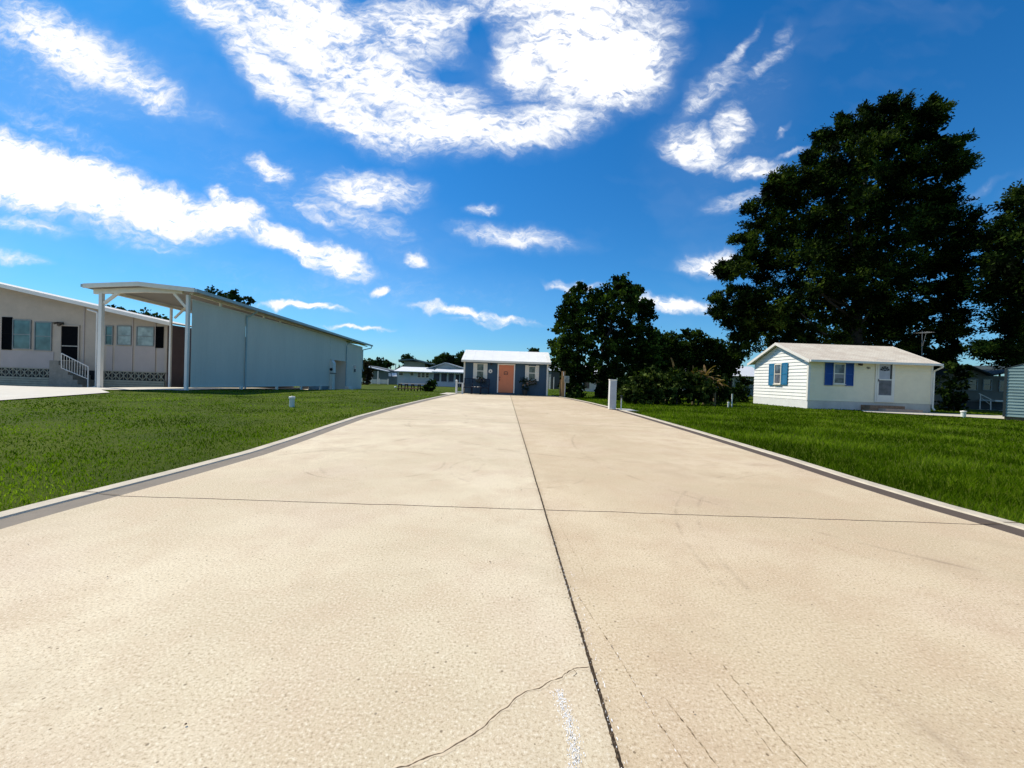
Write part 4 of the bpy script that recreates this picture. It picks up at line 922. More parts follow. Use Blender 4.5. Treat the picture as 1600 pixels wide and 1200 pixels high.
mb.tube(A, Bq, .03); mb.tube(Bq, Vector((C_.x, Yq, -.03)), .03); mb.build('rail', WHITE, sr_)
mb = MB(); mb.tube(D_-Vector((0,0,.1)), E_, .02)
mb.tube(Vector((A.x+.1, Yq, A.z-.05)), Vector((A.x+.1, Yq, -.03)), .025); mb.build('lower_rail', WHITE, sr_)

# ------------------------------------------------------------------ beige home (left)
YH = 24.0
xcr = W(261, 560, YH).x; xcl = W(-120, 560, YH).x
bh = thing('mobile_home', ((xcr+xcl)/2, YH+5, g(-26, 26)), 'long beige home with black shutters and patterned block base behind the carport', 'house')
BGE = paint('beige_siding', (.48,.39,.30), .7, .08, 1.5, dirt=.1); PNL = paint('pinkish_panel', (.44,.37,.33), .7, .06, 1.5, dirt=.1)
zr0 = W(261, 505.5, YH).z; zl0 = W(0, 446, YH).z; slh = (zl0-zr0)/(xcr-W(0, 446, YH).x)
def rz(x): return zr0+(xcr-x)*slh
xrg = xcl+2; zb_ = -.5; zs = W(130, 578, YH).z
def cliph(z):
    if z <= zr0: return (xcl, xcr)
    return (xcl, xcr-(z-zr0)/slh)
mb = MB(); lap(mb, xcl, xcr, zs, rz(xcl)-.1, YH, .2, .012, cliph); mb.add([(xcl,YH+.004,zb_),(xcr-.005,YH+.004,zb_),(xcr-.005,YH+.004,zr0-.005),(xcl,YH+.004,rz(xcl)-.01)], [(0,1,2,3)]); mb.build('wall', BGE, bh)
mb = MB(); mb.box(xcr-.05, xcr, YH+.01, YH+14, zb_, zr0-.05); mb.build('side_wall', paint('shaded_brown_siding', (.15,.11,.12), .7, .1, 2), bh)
# smooth lower panels
for a in ((2,548.5,85,576), (167,541,177,582),(180,541,207,582),(211,541,242,582),(246,543,261,583)):
    x0, x1, z0, z1 = R(*a, YH); mb = MB(); mb.box(x0, x1-.02, YH-.03, YH-.014, zs+.02, z1); mb.build('wall_panel', PNL, bh)
# breeze block skirt
BLK = paint('cream_block', (.36,.33,.24), .85, .15, 4, dirt=.2); GAP = paint('void_dark', (.012,.012,.014), .9)
zt_ = zs-.02; zm_ = zt_-.50
mb = MB(); mb.box(xcl, xcr-.1, YH-.02, YH-.0145, zb_, zt_); mb.build('skirting_back', GAP, bh)
mb = MB()
xx = xcl
x87 = W(87, 590, YH).x; x140 = W(162, 590, YH).x
while xx < xcr-.1:
    if not (x87-.3 < xx < x140-.1):
        x2 = min(xx+.46, xcr-.08); yy = YH-.05
        mb.beam((xx, yy, zt_-.02), (x2, yy, zm_+.02), .04, .035, up=(0,1,0)); mb.beam((xx, yy-.001, zm_+.02), (x2, yy-.001, zt_-.02), .04, .035, up=(0,1,0))
        mb.box(xx-.012, xx+.012, YH-.075, YH-.021, zm_, zt_); 
        cxm = (xx+x2)/2; czm = (zt_+zm_)/2
        mb.beam((cxm, yy-.002, zm_), (cxm, yy-.002, zt_), .03, .03, up=(0,1,0))
    xx += .46
mb.box(xcl, x87-.3, YH-.08, YH-.021, zt_-.02, zt_+.02).box(x140, xcr-.05, YH-.08, YH-.021, zt_-.02, zt_+.02)
mb.build('patterned_blocks', BLK, bh)
mb = MB(); z = zm_
while z > zb_:
    mb.box(xcl, x87-.3, YH-.10, YH-.021, z-.13, z-.012); mb.box(x140-.1, xcr-.05, YH-.10, YH-.021, z-.13, z-.012); z -= .135
mb.build('block_base', BLK, bh)
# roof with white fascia
mb = MB(); xo2 = xcr+.75
mb.add([(xcl,YH-.7,rz(xcl)+.05),(xo2,YH-.7,rz(xo2)+.05),(xo2,YH+1.5,rz(xo2)+.05),(xcl,YH+1.5,rz(xcl)+.05),(xcl,YH-.7,rz(xcl)+.13),(xo2,YH-.7,rz(xo2)+.13),(xo2,YH+1.5,rz(xo2)+.13),(xcl,YH+1.5,rz(xcl)+.13)],
  [(0,3,2,1),(4,5,6,7),(0,1,5,4),(1,2,6,5)]); mb.build('roof', paint('pale_roll_roof', (.55,.53,.50), .7, .1, 2), bh)
mb = MB(); mb.add([(xcl,YH-.74,rz(xcl)-.06),(xo2,YH-.74,rz(xo2)-.06),(xo2,YH-.74,rz(xo2)+.15),(xcl,YH-.74,rz(xcl)+.15),(xcl,YH-.705,rz(xcl)-.06),(xo2,YH-.705,rz(xo2)-.06),(xo2,YH-.705,rz(xo2)+.15),(xcl,YH-.705,rz(xcl)+.15)],
  [(0,1,2,3),(0,4,5,1),(3,2,6,7),(1,5,6,2)]); mb.build('fascia', WHITE, bh)
mb = MB(); mb.add([(xcl,YH-.70,rz(xcl)-.02),(xo2-.03,YH-.70,rz(xo2)-.02),(xo2-.03,YH-.01,rz(xo2)-.02),(xcl,YH-.01,rz(xcl)-.02)], [(0,1,2,3)]); mb.build('soffit', BGE, bh)
def RH(*a): return R(*a, YH)
GLT = glassmat('teal_glass', (.075,.15,.15), .12, 1.2, .4); GLP = glassmat('curtained_glass', (.30,.36,.34), .12, 2, .3)
WTR = paint('window_trim_grey', (.22,.24,.23), .5)
for a, gl in (((21,499.5,49.5,545.5), GLT), ((55,503,82,548), GLT), ((165.5,509,177.5,539), GLT), ((183.5,509,206.5,539.5), GLP), ((214,510.5,241.5,541), GLP)):
    x0, x1, z0, z1 = RH(*a); window(bh, x0, x1, z0, z1, YH-.013, gl, .05, mat=WTR, sill=False)
for a in ((4,495.5,19.5,546.5), (151,507,154.5,541), (244,510.5,256,544)):
    x0, x1, z0, z1 = RH(*a); shutter(bh, x0, x1, z0, z1, YH-.013, BLACKSH)
x0, x1, z0, z1 = RH(97, 510, 123, 563)
mb = MB(); mb.box(x0, x1, YH-.03, YH-.013, z0, z1); dd = mb.build('screen_door', BLACKSH, bh)
zm = z0+(z1-z0)*.42; mb = MB(); mb.box(x0+.02, x1-.02, YH-.045, YH-.031, zm-.03, zm+.03); mb.build('door_bar', paint('beige_bar', (.35,.32,.27), .6), dd)
mb = MB(); mb.box(x0-.08, x0-.004, YH-.06, YH-.013, z0-.02, z1+.08).box(x1+.004, x1+.08, YH-.06, YH-.013, z0-.02, z1+.08).box(x0-.004, x1+.004, YH-.06, YH-.013, z1+.004, z1+.08); mb.build('door_frame', BGE, bh)
p = W(91, 505, YH-.2); mb = MB(); mb.box(p.x-.12, p.x+.12, YH-.08, YH-.013, p.z-.05, p.z+.09); mb.tube((p.x-.1, YH-.1, p.z+.05), (p.x-.16, YH-.3, p.z-.02), .05, .07); mb.tube((p.x+.08, YH-.1, p.z), (p.x+.1, YH-.28, p.z-.12), .06, .09); mb.build('flood_light', paint('bronze2', (.06,.045,.03), .5), bh)
mb = MB()
for xx in (131.5, 207.5, 243): q = W(xx, 540, YH).x; mb.box(q-.03, q+.03, YH-.04, YH-.013, zs, rz(q)-.05)
mb.build('wall_batten', PNL, bh)
mb = MB(); mb.box(xcr-.12, xcr+.02, YH-.045, YH-.0005, zs, zr0-.02); mb.build('corner_trim', BGE, bh)
# downspout near the carport post
mb = MB(); xq = W(153.5, 560, YH-.6).x; ztp = rz(xq)-.2; mb.path([(xq-.5, YH-.78, ztp+.1), (xq, YH-.7, ztp-.05), (xq, YH-.7, g(-24,23)+.15), (xq-.15, YH-.75, g(-24,23)+.07), (xq-1.3, YH-.8, g(-24,23)+.08)], .05, 8); mb.build('downspout', WHITE, bh)
# steps with railing
sp = thing('entrance_steps', (W(110, 590, YH-.8).x, YH-.8, g(-26,23)), 'block steps with white sloping railing up to the black screen door', 'steps')
xa_ = W(86, 590, YH-.8).x; xb_ = W(128, 590, YH-.8).x; zg = g(-26,23)-.02
mb = MB(); topz = z0-.05; xm_ = W(100, 590, YH-.8).x
NSt = 5
mb.box(xa_, xm_, YH-1.1, YH-.11, zg, topz)
for k in range(NSt):
    x_a = xm_+.001+k*.28; mb.box(x_a, x_a+.279, YH-1.1, YH-.11, zg, topz-(k+1)*(topz-zg)/(NSt+1))
mb.build('steps', paint('block_steps', (.24,.22,.18), .85, .2, 5, dirt=.3), sp)
mb = MB(); Yq = YH-1.12; A = W(96, 552, Yq); Bq = W(138, 573, Yq); A2 = W(96, 575, Yq); B2 = W(137, 592, Yq)
mb.tube(A, Bq, .025); mb.tube(A2, B2, .02); mb.tube(Bq, Vector((Bq.x, Yq, zg)), .03); mb.tube(A, A2, .022); rl_ = mb.build('rail', WHITE, sp)
for k in range(1, 10): a = A.lerp(Bq, k/10); c = A2.lerp(B2, k/10); m3 = MB(); m3.tube(a, c, .012, .012, 6); m3.build('baluster', WHITE, rl_)

# ------------------------------------------------------------------ RV carport
cp = thing('carport', (-17.8, 30, 0), 'tall open fronted white carport with a long pale blue grey side wall', 'carport')
Y0, Y1 = 19.0, 42.0
PL = W(131, 447, Y0-.3); PR_ = W(217, 444, Y0-.3); PE = W(305, 454, Y0-.3); PF = W(575, 540, Y1)
dz = PF.z-PE.z
def prof(f): return [Vector((PL.x, 0, PL.z+dz*f)), Vector((PR_.x, 0, PR_.z+dz*f)), Vector((PE.x, 0, PE.z+dz*f))]
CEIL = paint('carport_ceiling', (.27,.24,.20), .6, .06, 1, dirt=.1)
a = prof(0); c = prof(1); th = .09
V = []
for P, yy in ((a, Y0-.3), (c, Y1+.2)):
    for q in P: V += [(q.x, yy, q.z), (q.x, yy, q.z+th)]
mb = MB(); mb.add(V, [(0,2,8,6),(2,4,10,8),(1,7,9,3),(3,9,11,5),(0,1,3,2),(2,3,5,4),(6,8,9,7),(8,10,11,9),(0,6,7,1),(4,5,11,10)])
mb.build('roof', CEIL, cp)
# front fascia and gutter
mb = MB()
for A, Bq in ((a[0], a[1]), (a[1], a[2])):
    v_ = [(A.x,Y0-.36,A.z-.09),(Bq.x,Y0-.36,Bq.z-.09),(Bq.x,Y0-.36,Bq.z+.11),(A.x,Y0-.36,A.z+.11)]
    mb.add(v_+[(x, Y0-.302, z) for x, y, z in v_], [(0,1,2,3),(0,4,5,1),(3,2,6,7),(7,6,5,4)])
mb.build('fascia', TRIM, cp)
GUT = paint('pale_blue_gutter', (.42,.50,.50), .45, .08, 2, dirt=.2)
mb = MB(); mb.beam((a[2].x+.07, Y0-.36, a[2].z+.0), (c[2].x+.07, Y1+.2, c[2].z+.0), .13, .15); mb.build('gutter', GUT, cp)
mb = MB(); mb.beam((a[0].x-.05, Y0-.36, a[0].z+.02), (c[0].x-.05, Y1+.2, c[0].z+.02), .09, .14); mb.build('gutter', GUT, cp)
# front header beam, posts, braces
xp0 = W(157.5, 540, Y0).x; xp1 = W(292.5, 540, Y0).x; zh = W(225, 455, Y0).z
mb = MB(); mb.beam((xp0-.35, Y0, W(150, 456, Y0).z), ((xp0+xp1)/2, Y0, W(225, 453, Y0).z), .12, .22, up=(0,0,1)); mb.beam(((xp0+xp1)/2, Y0, W(225, 453, Y0).z), (xp1-.25, Y0, W(285, 455.5, Y0).z), .12, .22); mb.build('header_beam', TRIM, cp)
mb = MB(); mb.beam((xp1+.12, Y0+.02, a[2].z-.09), (xp1+.12, Y1, c[2].z-.09), .14, .07); mb.build('side_beam', TRIM, cp)
mb = MB(); mb.beam((xp0, Y0+.02, a[0].z-.10), (xp0, Y1, c[0].z-.10), .10, .14); mb.build('side_beam', TRIM, cp)
def post(x, y, zt, w_=.13, zb=None): 
    m3 = MB(); m3.box(x-w_/2, x+w_/2, y-w_/2, y+w_/2, g(x, y)-.05 if zb is None else zb, zt); return m3.build('post', ALU, cp)
post(xp0, Y0, W(157, 458, Y0).z, .15); post(xp1, Y0-.0, W(292, 461, Y0).z, .13)
pb = W(268, 540, 24.3); 
for yy in (33.2, 38): post(xp0, yy, a[0].z+dz*(yy-Y0)/(Y1-Y0)-.1, .11)
m3 = MB(); xk = W(267.5, 540, 23.2).x; m3.box(xk-.05, xk+.05, 23.1, 23.2, g(xk, 23.2), W(268, 481, 23.2).z); m3.tube((xk, 23.15, W(268, 482, 23.2).z), (xk-.4, 23.15, W(258, 478, 23.2).z+.1), .05); m3.build('post', ALU, cp)
m3 = MB()
m3.beam(W(163, 474, Y0), W(187, 456, Y0), .10, .12); m3.beam(W(291, 480, Y0), W(273, 459, Y0), .10, .12); m3.beam(W(273, 497, 23.15), W(290, 481, 23.15), .08, .1); m3.build('knee_brace', TRIM, cp)
# side wall panels (plane x = xw)
xw = xp1+.12
def yat(px_): # depth where the wall plane meets a measured column
    return xw*F/(px_-800)
WALLM, t, b = newmat('pale_blue_wall'); 
co = t.node('ShaderNodeTexCoord').outputs['Object']; mp = t.node('ShaderNodeMapping'); mp.inputs['Scale'].default_value = (1,1,.2); t.l.new(co, mp.inputs[0])
cc = t.ramp(t.noise(mp.outputs[0], 1.2, 6, .7), [(.35, (.76,.67,.545)), (.65, (.83,.735,.60))]); cc = t.mix(t.ramp(t.noise(co, 14, 4, .7), [(.4,(0,0,0)),(.75,(.35,.35,.35))]), cc, (.68,.60,.49)); t.l.new(cc, b.inputs['Base Color']); b.inputs['Roughness'].default_value = .6
bn = t.node('ShaderNodeBump', i_Strength=.35, i_Distance=.02); t.l.new(t.noise(co, 25, 3), bn.inputs['Height']); t.l.new(bn.outputs[0], b.inputs['Normal'])
def wtop(y): return 4.30-.22*(y-19)/(37.3-19)
def wbot(y): return .16+(-.18)*(y-19)/(34-19)
def wallseg(ya, yb, zt0=None, name='wall_panel', full=False):
    mb = MB(); n_ = max(1, int((yb-ya)/.3)); V = []; Fs = []
    for i in range(n_):
        y_a = ya+(yb-ya)*i/n_; y_b = ya+(yb-ya)*(i+1)/n_; ym = y_b-.022
        for yy, dx in ((y_a, 0), (ym, 0), (ym+.004, -.003), (y_b-.004, -.003)):
            V += [(xw+dx, yy, wbot(yy) if zt0 is None else zt0), (xw+dx, yy, wtop(yy) if not full else a[2].z+dz*(yy-Y0)/(Y1-Y0)-.27)]
    m_ = len(V)//2
    Fs = [(2*i, 2*i+2, 2*i+3, 2*i+1) for i in range(m_-1)]
    mb.add(V, Fs)
    zb1 = wbot(ya) if zt0 is None else zt0
    return mb.build(name, WALLM, cp)
ya1 = yat(382); ya2 = yat(515); ya3 = yat(539.5); ya4 = yat(565)
wallseg(Y0+.08, ya1-.01); wallseg(ya1+.01, ya2)
zop = W(515, 561, ya2).z
wallseg(ya2, ya3, zop); wallseg(ya3, ya4, g(xw, 40)+.03, full=True)
mb = MB(); mb.beam((xw+.01, Y0+.08, wbot(Y0)-.02), (xw+.01, ya2, wbot(ya2)-.02), .05, .05); mb.build('bottom_rail', TRIM, cp)
mb = MB(); mb.beam((xw, Y0+.08, wtop(Y0)+.02), (xw, ya3, wtop(ya3)+.02), .06, .05); mb.build('top_rail', TRIM, cp)
mb = MB(); mb.beam((xw+.02, ya2, zop), (xw+.02, ya3, zop-.03), .05, .06); mb.build('opening_trim', TRIM, cp)
for q in (342, 410, 436, 474, 504): yy = yat(q); m3 = MB(); m3.box(xw-.05, xw+.03, yy-.05, yy+.05, wtop(yy)+.04, a[2].z+dz*(yy-Y0)/(Y1-Y0)-.13); m3.build('stud', TRIM, cp)
for q in (377, 432.6, 470.6, 500.6): yy = yat(q); m3 = MB(); m3.box(xw-.06, xw+.06, yy-.07, yy+.07, g(xw, yy)-.06, wbot(yy)-.045); m3.build('footing_post', TRIM, cp)
for q in (382, 539.5): 
    yy = yat(q); m3 = MB(); zz = a[2].z+dz*(yy-Y0)/(Y1-Y0); m3.path([(xw+.52, yy+.2, zz-.08), (xw+.42, yy+.2, zz-.2), (xw+.05, yy, zz-.5), (xw+.05, yy, g(xw, yy)+.02)], .045, 8); m3.build('downspout', GUT, cp)
m3 = MB(); zz = c[2].z; m3.path([(c[2].x+.02, Y1+.1, zz-.08), (c[2].x-.0, Y1+.1, zz-.25), (xw+.02, ya4+.06, zz-.55), (xw+.02, ya4+.06, 1.6), (xw+.14, ya4+.06, 1.35)], .045, 8); m3.build('downspout', GUT, cp)
# utility room at the far end
mb = MB(); mb.box(xp0+.1, xw-.02, ya3+.02, ya4-.02, g(xw, 40)-.05, 3.6); mb.build('utility_room', WALLM, cp)
mb = MB(); mb.box(xw-1.6, xw-1.55, ya2-.4, ya3+.0, g(xw, 36)-.05, zop+.3); mb.build('recess_wall', paint('recess_grey', (.40,.42,.42), .7), cp)
yw0 = yat(551.5); yw1 = yat(554.8); zw1 = W(553, 570.5, (yw0+yw1)/2).z; zw0 = W(553, 582, (yw0+yw1)/2).z
mb = MB(); mb.box(xw+.001, xw+.04, yw0, yw1, zw0, zw1); uw = mb.build('window', TRIM, cp); mb = MB(); mb.box(xw+.041, xw+.05, yw0+.05, yw1-.05, zw0+.04, (zw0+zw1)/2); mb.build('pane', DARK, uw); mb = MB(); mb.box(xw+.041, xw+.05, yw0+.05, yw1-.05, (zw0+zw1)/2+.06, zw1-.04); mb.build('pane', GLT, uw)
# cabinet, hose reel stand in the opening
p = W(516, 600, ya2+.1); xq = xw+.1
ec = thing('utility_cabinet', (xq, ya2+.25, g(xq, ya2)), 'narrow grey white electrical cabinet on a post at the carport opening', 'cabinet')
mb = MB(); mb.box(xq-.12, xq+.12, ya2, ya2+.5, g(xq, ya2)-.05, 1.05); mb.build('pedestal', TRIM, ec)
mb = MB(); mb.prism([(xq-.16, 1.06), (xq+.18, 1.06), (xq+.15, 1.9), (xq+.0, 2.15), (xq-.14, 2.15)], ya2+.02, ya2+.5); mb.build('box', ALU, ec)
mb = MB(); mb.tube((xq+.0, ya2+.02, 1.35), (xq+.0, ya2-.04, 1.35), .13, .12, 14); mb.box(xq-.22, xq+.22, ya2-.02, ya2+.55, 1.0, 1.055); mb.build('meter', DARK, ec)
cb = thing('step_block', (xw+.25, ya3+.2, g(xw, ya3)), 'small grey step block at the foot of the carport opening', 'step')
mb = MB(); mb.box(xw+.08, xw+.5, ya3-.4, ya3+.7, g(xw, ya3)-.05, g(xw, ya3)+.16); mb.build('base', TRIM, cb); mb = MB(); mb.box(xw+.08, xw+.38, ya3-.2, ya3+.6, g(xw, ya3)+.16, g(xw, ya3)+.33); mb.build('upper_step', TRIM, cb)

# ------------------------------------------------------------------ houses far behind on the left
YC = 60.0
zgC = g(-10, 60)-.05
ch = thing('white_house', (W(672, 600, YC).x, YC+3, zgC), 'low white house with metal awnings and dark porch screens left of the blue cottage', 'house')
CW_ = paint('far_white_wall', (.52,.55,.60), .6, .06, .6); AWN = paint('bright_metal_awning', (.80,.80,.80), .4, .05, 1)
x0, x1, z0, z1 = R(621, 579, 676, 600, YC); x2 = W(730, 590, YC).x
mb = MB(); mb.box(x0, x1, YC, YC+7, zgC, z1); mb.build('wall', CW_, ch)
mb = MB(); zA = W(650, 580.5, YC-1).z; zB = W(650, 573.5, YC+.5).z
mb.add([(x0-.3,YC-1,zA),(x1+.2,YC-1,zA),(x1+.1,YC+1,zB),(x0+.4,YC+1,zB),(x0-.3,YC-1,zA-.08),(x1+.2,YC-1,zA-.08)], [(0,1,2,3),(0,4,5,1)]); mb.box(x0+.3, x1, YC+1, YC+7, z1+.01, zB-.01); mb.build('awning', AWN, ch)
for a in ((623,581.5,630,586.5), (641,581.5,646.5,587)):
    q = R(*a, YC); window(ch, q[0], q[1], q[2], q[3], YC-.005, MATS['dark_glass'], .05, sill=False)
q = R(652, 582, 671, 590.5, YC); 
for k in range(3): xx0 = q[0]+(q[1]-q[0])*k/3; window(ch, xx0, xx0+(q[1]-q[0])/3-.03, q[2], q[3], YC-.005, glassmat('rosy_glass', (.06,.05,.06), .15, 3) if k == 0 else MATS['rosy_glass'], .08, sill=False)
q = R(632, 582, 640, 597, YC); mb = MB(); mb.box(q[0], q[1], YC-.05, YC-.005, q[2], q[3]); mb.build('door', paint('pale_blue_door', (.45,.52,.58), .5), ch)
# right part: porch with gable
zt = W(700, 581, YC).z; YP = YC-.4
mb = MB(); mb.box(x1+.05, x2, YP+.3, YC+7, zgC, zt); mb.build('porch_wall', paint('porch_dark', (.04,.04,.05), .7), ch)
for a in ((676.5,582.5,687,596.5), (688.5,582.5,698.5,596.8), (700.5,582.5,709.5,597)):
    q = R(*a, YP); window(ch, q[0], q[1], q[2], q[3], YP+.28, glassmat('screen_glass', (.015,.018,.045), .3), .06, mat=CW_, rail=False, sill=False, name='screen_window')
q = R(710.5, 584, 718.5, 600, YP); mb = MB(); mb.box(q[0], q[0]+.12, YP+.2, YP+.28, zgC, q[3]).box(q[1]-.12, q[1], YP+.2, YP+.28, zgC, q[3]).box(q[0]+.12, q[1]-.12, YP+.2, YP+.28, q[3]-.12, q[3]); mb.build('screen_door', CW_, ch)
q = R(676, 597, 711, 601, YP); mb = MB(); mb.box(q[0], q[1], YP+.1, YP+.29, zgC, q[3]); mb.build('knee_wall', CW_, ch)
mb = MB()
for px_ in (676, 688, 699, 710): xx = W(px_, 590, YP).x; mb = MB(); mb.box(xx-.1, xx+.1, YP+.12, YP+.285, q[3]+.001, zt); mb.build('porch_post', CW_, ch)
zA = W(700, 581, YC-1.2).z; zB = W(700, 576.5, YC-.2).z; xs_ = x1+.1
mb = MB(); mb.add([(xs_,YC-1.3,zA),(x2,YC-1.3,zA),(x2,YC+.2,zB),(xs_+.5,YC+.2,zB),(xs_,YC-1.3,zA-.12),(x2,YC-1.3,zA-.12)], [(0,1,2,3),(0,4,5,1)])
for k in range(18): xx = xs_+.2+(x2-xs_)*k/18; mb.box(xx, xx+.08, YC-1.33, YC-1.301, zA-.2, zA)
mb.build('awning', AWN, ch)
pk = W(696, 568, YC+.6); le = W(673, 573.5, YC+.6); ri = W(728, 575, YC+.6); zlo = W(700, 577.5, YC+.6).z
mb = MB(); mb.add([(le.x,YC+.6,zlo),(ri.x,YC+.6,zlo),(pk.x,YC+.6,pk.z)], [(0,1,2)]); mb.build('gable_wall', paint('grey_gable', (.38,.43,.45), .6), ch)
mb = MB(); mb.beam((le.x-.6, YC+4, zlo-.02), (pk.x, YC+4, pk.z+.1), 7.4, .16); mb.beam((pk.x, YC+4, pk.z+.1), (ri.x+.6, YC+4, zlo-.02), 7.4, .16); mb.build('roof', paint('light_grey_roof', (.40,.43,.43), .5), ch)
# taller grey house behind
YT = 74.0; q = R(631, 565, 664, 576, YT)
gh = thing('grey_house', ((q[0]+q[1])/2, YT+3, g(-15,60)-.05), 'taller olive grey house with dark flat gable roof rising behind the white awning house', 'house')
mb = MB(); mb.box(q[0], q[1], YT, YT+6, -.4, q[3]); mb.build('wall', paint('olive_grey_wall', (.26,.28,.22), .7, .1, 1), gh)
A = W(623.5, 563, YT-.5); Bq = W(647, 562.5, YT-.5); C_ = W(678, 570, YT-.5)
mb = MB(); mb.beam((A.x, YT+3, A.z), (Bq.x, YT+3, Bq.z+.1), 8, .25); mb.beam((Bq.x, YT+3, Bq.z+.1), (C_.x, YT+3, C_.z), 8, .25); mb.build('roof', paint('dark_teal_roof', (.08,.13,.13), .6), gh)
# far left home with porch
YQ = 66.0; q = R(578, 577, 620, 597, YQ); zq = g(-20,60)-.05
pq = thing('porch_house', ((q[0]+q[1])/2, YQ+3, zq), 'dark teal house with white sloping porch roof and white fence beside the carport end', 'house')
mb = MB(); mb.box(q[0], q[1], YQ, YQ+5, zq, W(600, 580, YQ).z); mb.build('wall', paint('teal_wall', (.10,.15,.16), .7, .15, 1), pq)
A = W(579, 574, YQ-1); Bq = W(606, 580, YQ-1); mb = MB(); mb.beam((A.x-.5, YQ-.3, A.z+.1), (Bq.x, YQ-.3, Bq.z), 2.6, .12); mb.build('porch_roof', AWN, pq)
A = W(577, 572, YQ+1); Bq = W(620, 581, YQ+1); mb = MB(); mb.beam((A.x, YQ+2.5, A.z), (Bq.x, YQ+2.5, Bq.z), 5, .15); mb.build('roof', paint('dark_roof_far', (.08,.09,.09), .6), pq)
for px_ in (581, 590.5): xx = W(px_, 590, YQ-1.4).x; m3 = MB(); m3.box(xx-.08, xx+.08, YQ-1.5, YQ-1.34, zq, W(px_, 577+(px_-579)*.2, YQ-1.4).z-.05); m3.build('porch_post', WHITE, pq)
for k, px_ in enumerate((610, 615, 619)): 
    qq = R(px_-1.5, 583, px_+1.5, 588, YQ); m3 = MB(); m3.add([(qq[0],YQ-.4,qq[2]),(qq[1]+.1,YQ-.4,qq[2]),(qq[1]-.1,YQ-.02,qq[3]),(qq[0]-.2,YQ-.02,qq[3])], [(0,1,2,3)]); m3.build('window_awning', AWN, pq)
x0 = W(565, 595, YQ-3).x; x1 = W(606, 595, YQ-3).x; zf = W(585, 592.5, YQ-3).z
fe = thing('picket_fence', ((x0+x1)/2, YQ-3, zq), 'low white fence in front of the dark teal porch house', 'fence')
mb = MB(); xx = x0
while xx < x1: mb.box(xx, xx+.14, YQ-3.02, YQ-2.99, zq+.1, zf); xx += .2
mb.build('pickets', WHITE, fe, )
for k in range(4): xx = x0+(x1-x0)*k/3; m3 = MB(); m3.box(xx-.07, xx+.07, YQ-2.98, YQ-2.86, zq, zf+.12); m3.build('post', WHITE, fe)
p = W(617.7, 590, 70); mb = MB(); mb.tube((p.x, 70, zq), (p.x, 70, W(617.7, 568, 70).z), .09, .07, 8)
o = mb.build('mast_pole', gm); o.location = (0,0,0); tag(o, 'thin grey pole rising between the porch house and the white awning house', 'pole')
# picnic table
YT2 = 34.0; zg = g(-10,34)-.045; q = R(624, 599, 666, 612, YT2)
x0, x1 = q[0], q[1]; zt = W(645, 599.5, YT2).z
pt2 = thing('picnic_table', ((x0+x1)/2, YT2, zg), 'long weathered wooden picnic table with benches standing in the left lawn', 'picnic table')
TBT = paint('grey_table_top', (.36,.33,.30), .8, .15, 6); DKW = paint('dark_timber', (.07,.045,.03), .85, .3, 8)
mb = MB()
for k in range(5): mb.box(x0, x1, YT2-.42+k*.17, YT2-.26+k*.17, zt-.05, zt)
mb.build('tabletop', TBT, pt2)
for yy in (YT2-.85, YT2+.65):
    mb = MB(); mb.box(x0+.1, x1-.5, yy, yy+.12, zt-.42, zt-.37).box(x0+.1, x1-.5, yy+.13, yy+.25, zt-.42, zt-.37); mb.build('bench', PALEW, pt2)
for k in range(5):
    xx = x0+.06+(x1-x0-.12)*k/4; m3 = MB(); m3.beam((xx, YT2-.34, zt-.05), (xx, YT2-.62, zg), .09, .05); m3.beam((xx, YT2+.34, zt-.05), (xx, YT2+.62, zg), .09, .05); m3.box(xx-.04, xx+.04, YT2-.8, YT2+.8, zt-.47, zt-.421); m3.box(xx-.03, xx+.03, YT2-.42, YT2+.42, zt-.12, zt-.051); m3.build('leg', DKW, pt2)
shrub([(671,602,5),(674,606,4.5),(669,610,3.5),(675,599,2.5),(665,606,3)], 31, 'small dark palm like bush at the right end of the picnic table', mat=L_OAK, by=613, per_m3=40, per=12, size=.22, asp=4, cr=.18)
shrub([(678.5,614,1.6)], 28, 'tiny dark weed in the lawn right of the picnic table', mat=L_OAK, by=616, per_m3=80, per=8, size=.12, cr=.1)
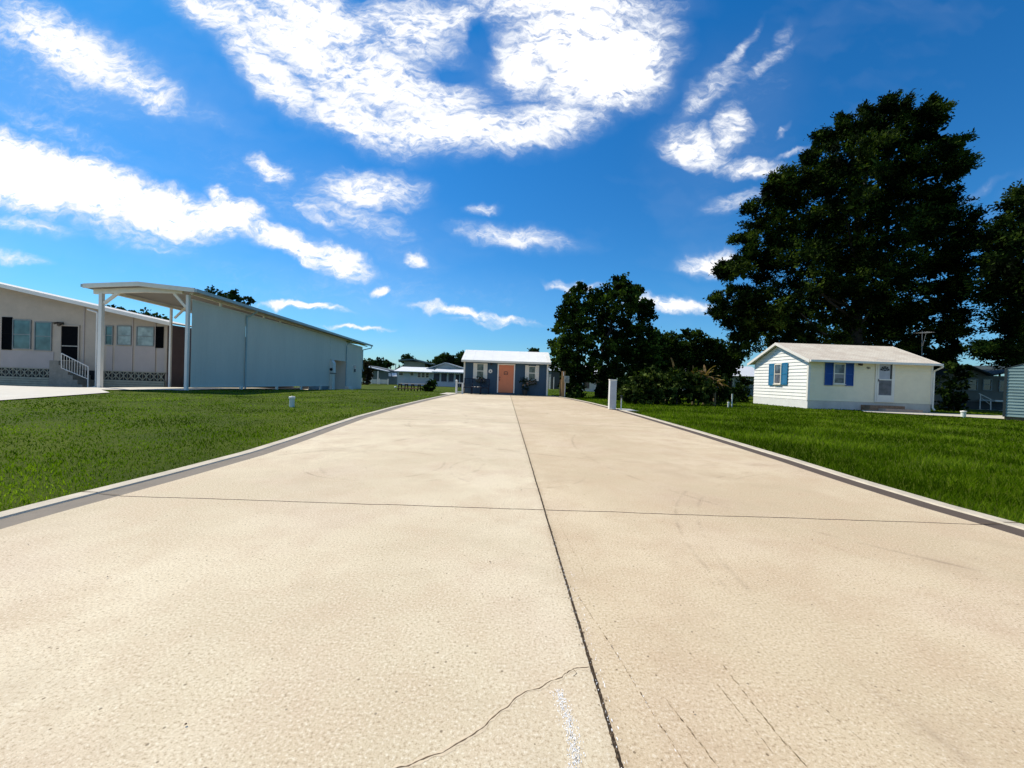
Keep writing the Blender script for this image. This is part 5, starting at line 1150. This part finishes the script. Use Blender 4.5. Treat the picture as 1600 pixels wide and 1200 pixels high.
p = W(618, 600.5, 48); o = MB().lathe((p.x, 48, g(p.x,48)-.05), [(.12,0),(.16,.05),(.14,.14),(.05,.18)], 12).build('garden_rock', WHITE, smooth=True); tag(o, 'small white rock in the lawn left of the picnic table', 'rock')

# ------------------------------------------------------------------ pale buildings glimpsed behind the trees
def farhouse(px0, px1, pyt, pyb, Y, label, wall, roofc, slope=1.0):
    q = R(px0, pyt, px1, pyb, Y); zb2 = -.08
    r_ = thing('background_house', ((q[0]+q[1])/2, Y+2, zb2), label, 'house', 'pale houses glimpsed through the trees')
    mb = MB(); mb.box(q[0], q[1], Y, Y+4, zb2, q[3]); mb.build('wall', wall, r_)
    mb = MB(); mb.add([(q[0]-.3,Y-.4,q[3]-.05),(q[1]+.3,Y-.4,q[3]-.05),(q[1]+.3,Y+2,q[3]+slope),(q[0]-.3,Y+2,q[3]+slope),(q[0]-.3,Y+4.4,q[3]-.05),(q[1]+.3,Y+4.4,q[3]-.05)], [(0,1,2,3),(3,2,5,4),(0,4,5,1)]); mb.build('roof', roofc, r_)
    return r_, q
r_, q = farhouse(906, 932, 585, 611, 44, 'cream house seen between the two tree trunks right of the blue cottage', WHITE, AWN)
a_ = R(911, 592, 922, 608, 44); window(r_, a_[0], a_[1], a_[2], a_[3], -.0+44, paint('brown_curtain', (.16,.11,.09), .7, .5, 4), .08, mat=TRIM, sill=False, rail=False)
r_, q = farhouse(1068, 1186, 586, 612, 46, 'pale house half hidden by trees left of the white cottage', paint('far_grey_wall', (.28,.31,.32), .7, .1, 1), AWN, 1.2)
for k in range(4): a_ = R(1080+k*27, 592, 1092+k*27, 602, 46); window(r_, a_[0], a_[1], a_[2], a_[3], 45.99, MATS['dark_glass'], .08, sill=False)
r_, q = farhouse(861, 874, 579, 603, 52, 'low house with pale roof just right of the blue cottage corner', paint('dark_wall_far', (.05,.06,.06), .7), paint('grey_roof_far', (.4,.43,.44), .5), .6)
for k in range(2): a_ = R(859+k*6, 589, 860+k*6, 602, 51.6); m3 = MB(); m3.box(a_[0], a_[1], 51.6, 51.75, -.08, a_[3]); m3.build('porch_post', WHITE, r_)
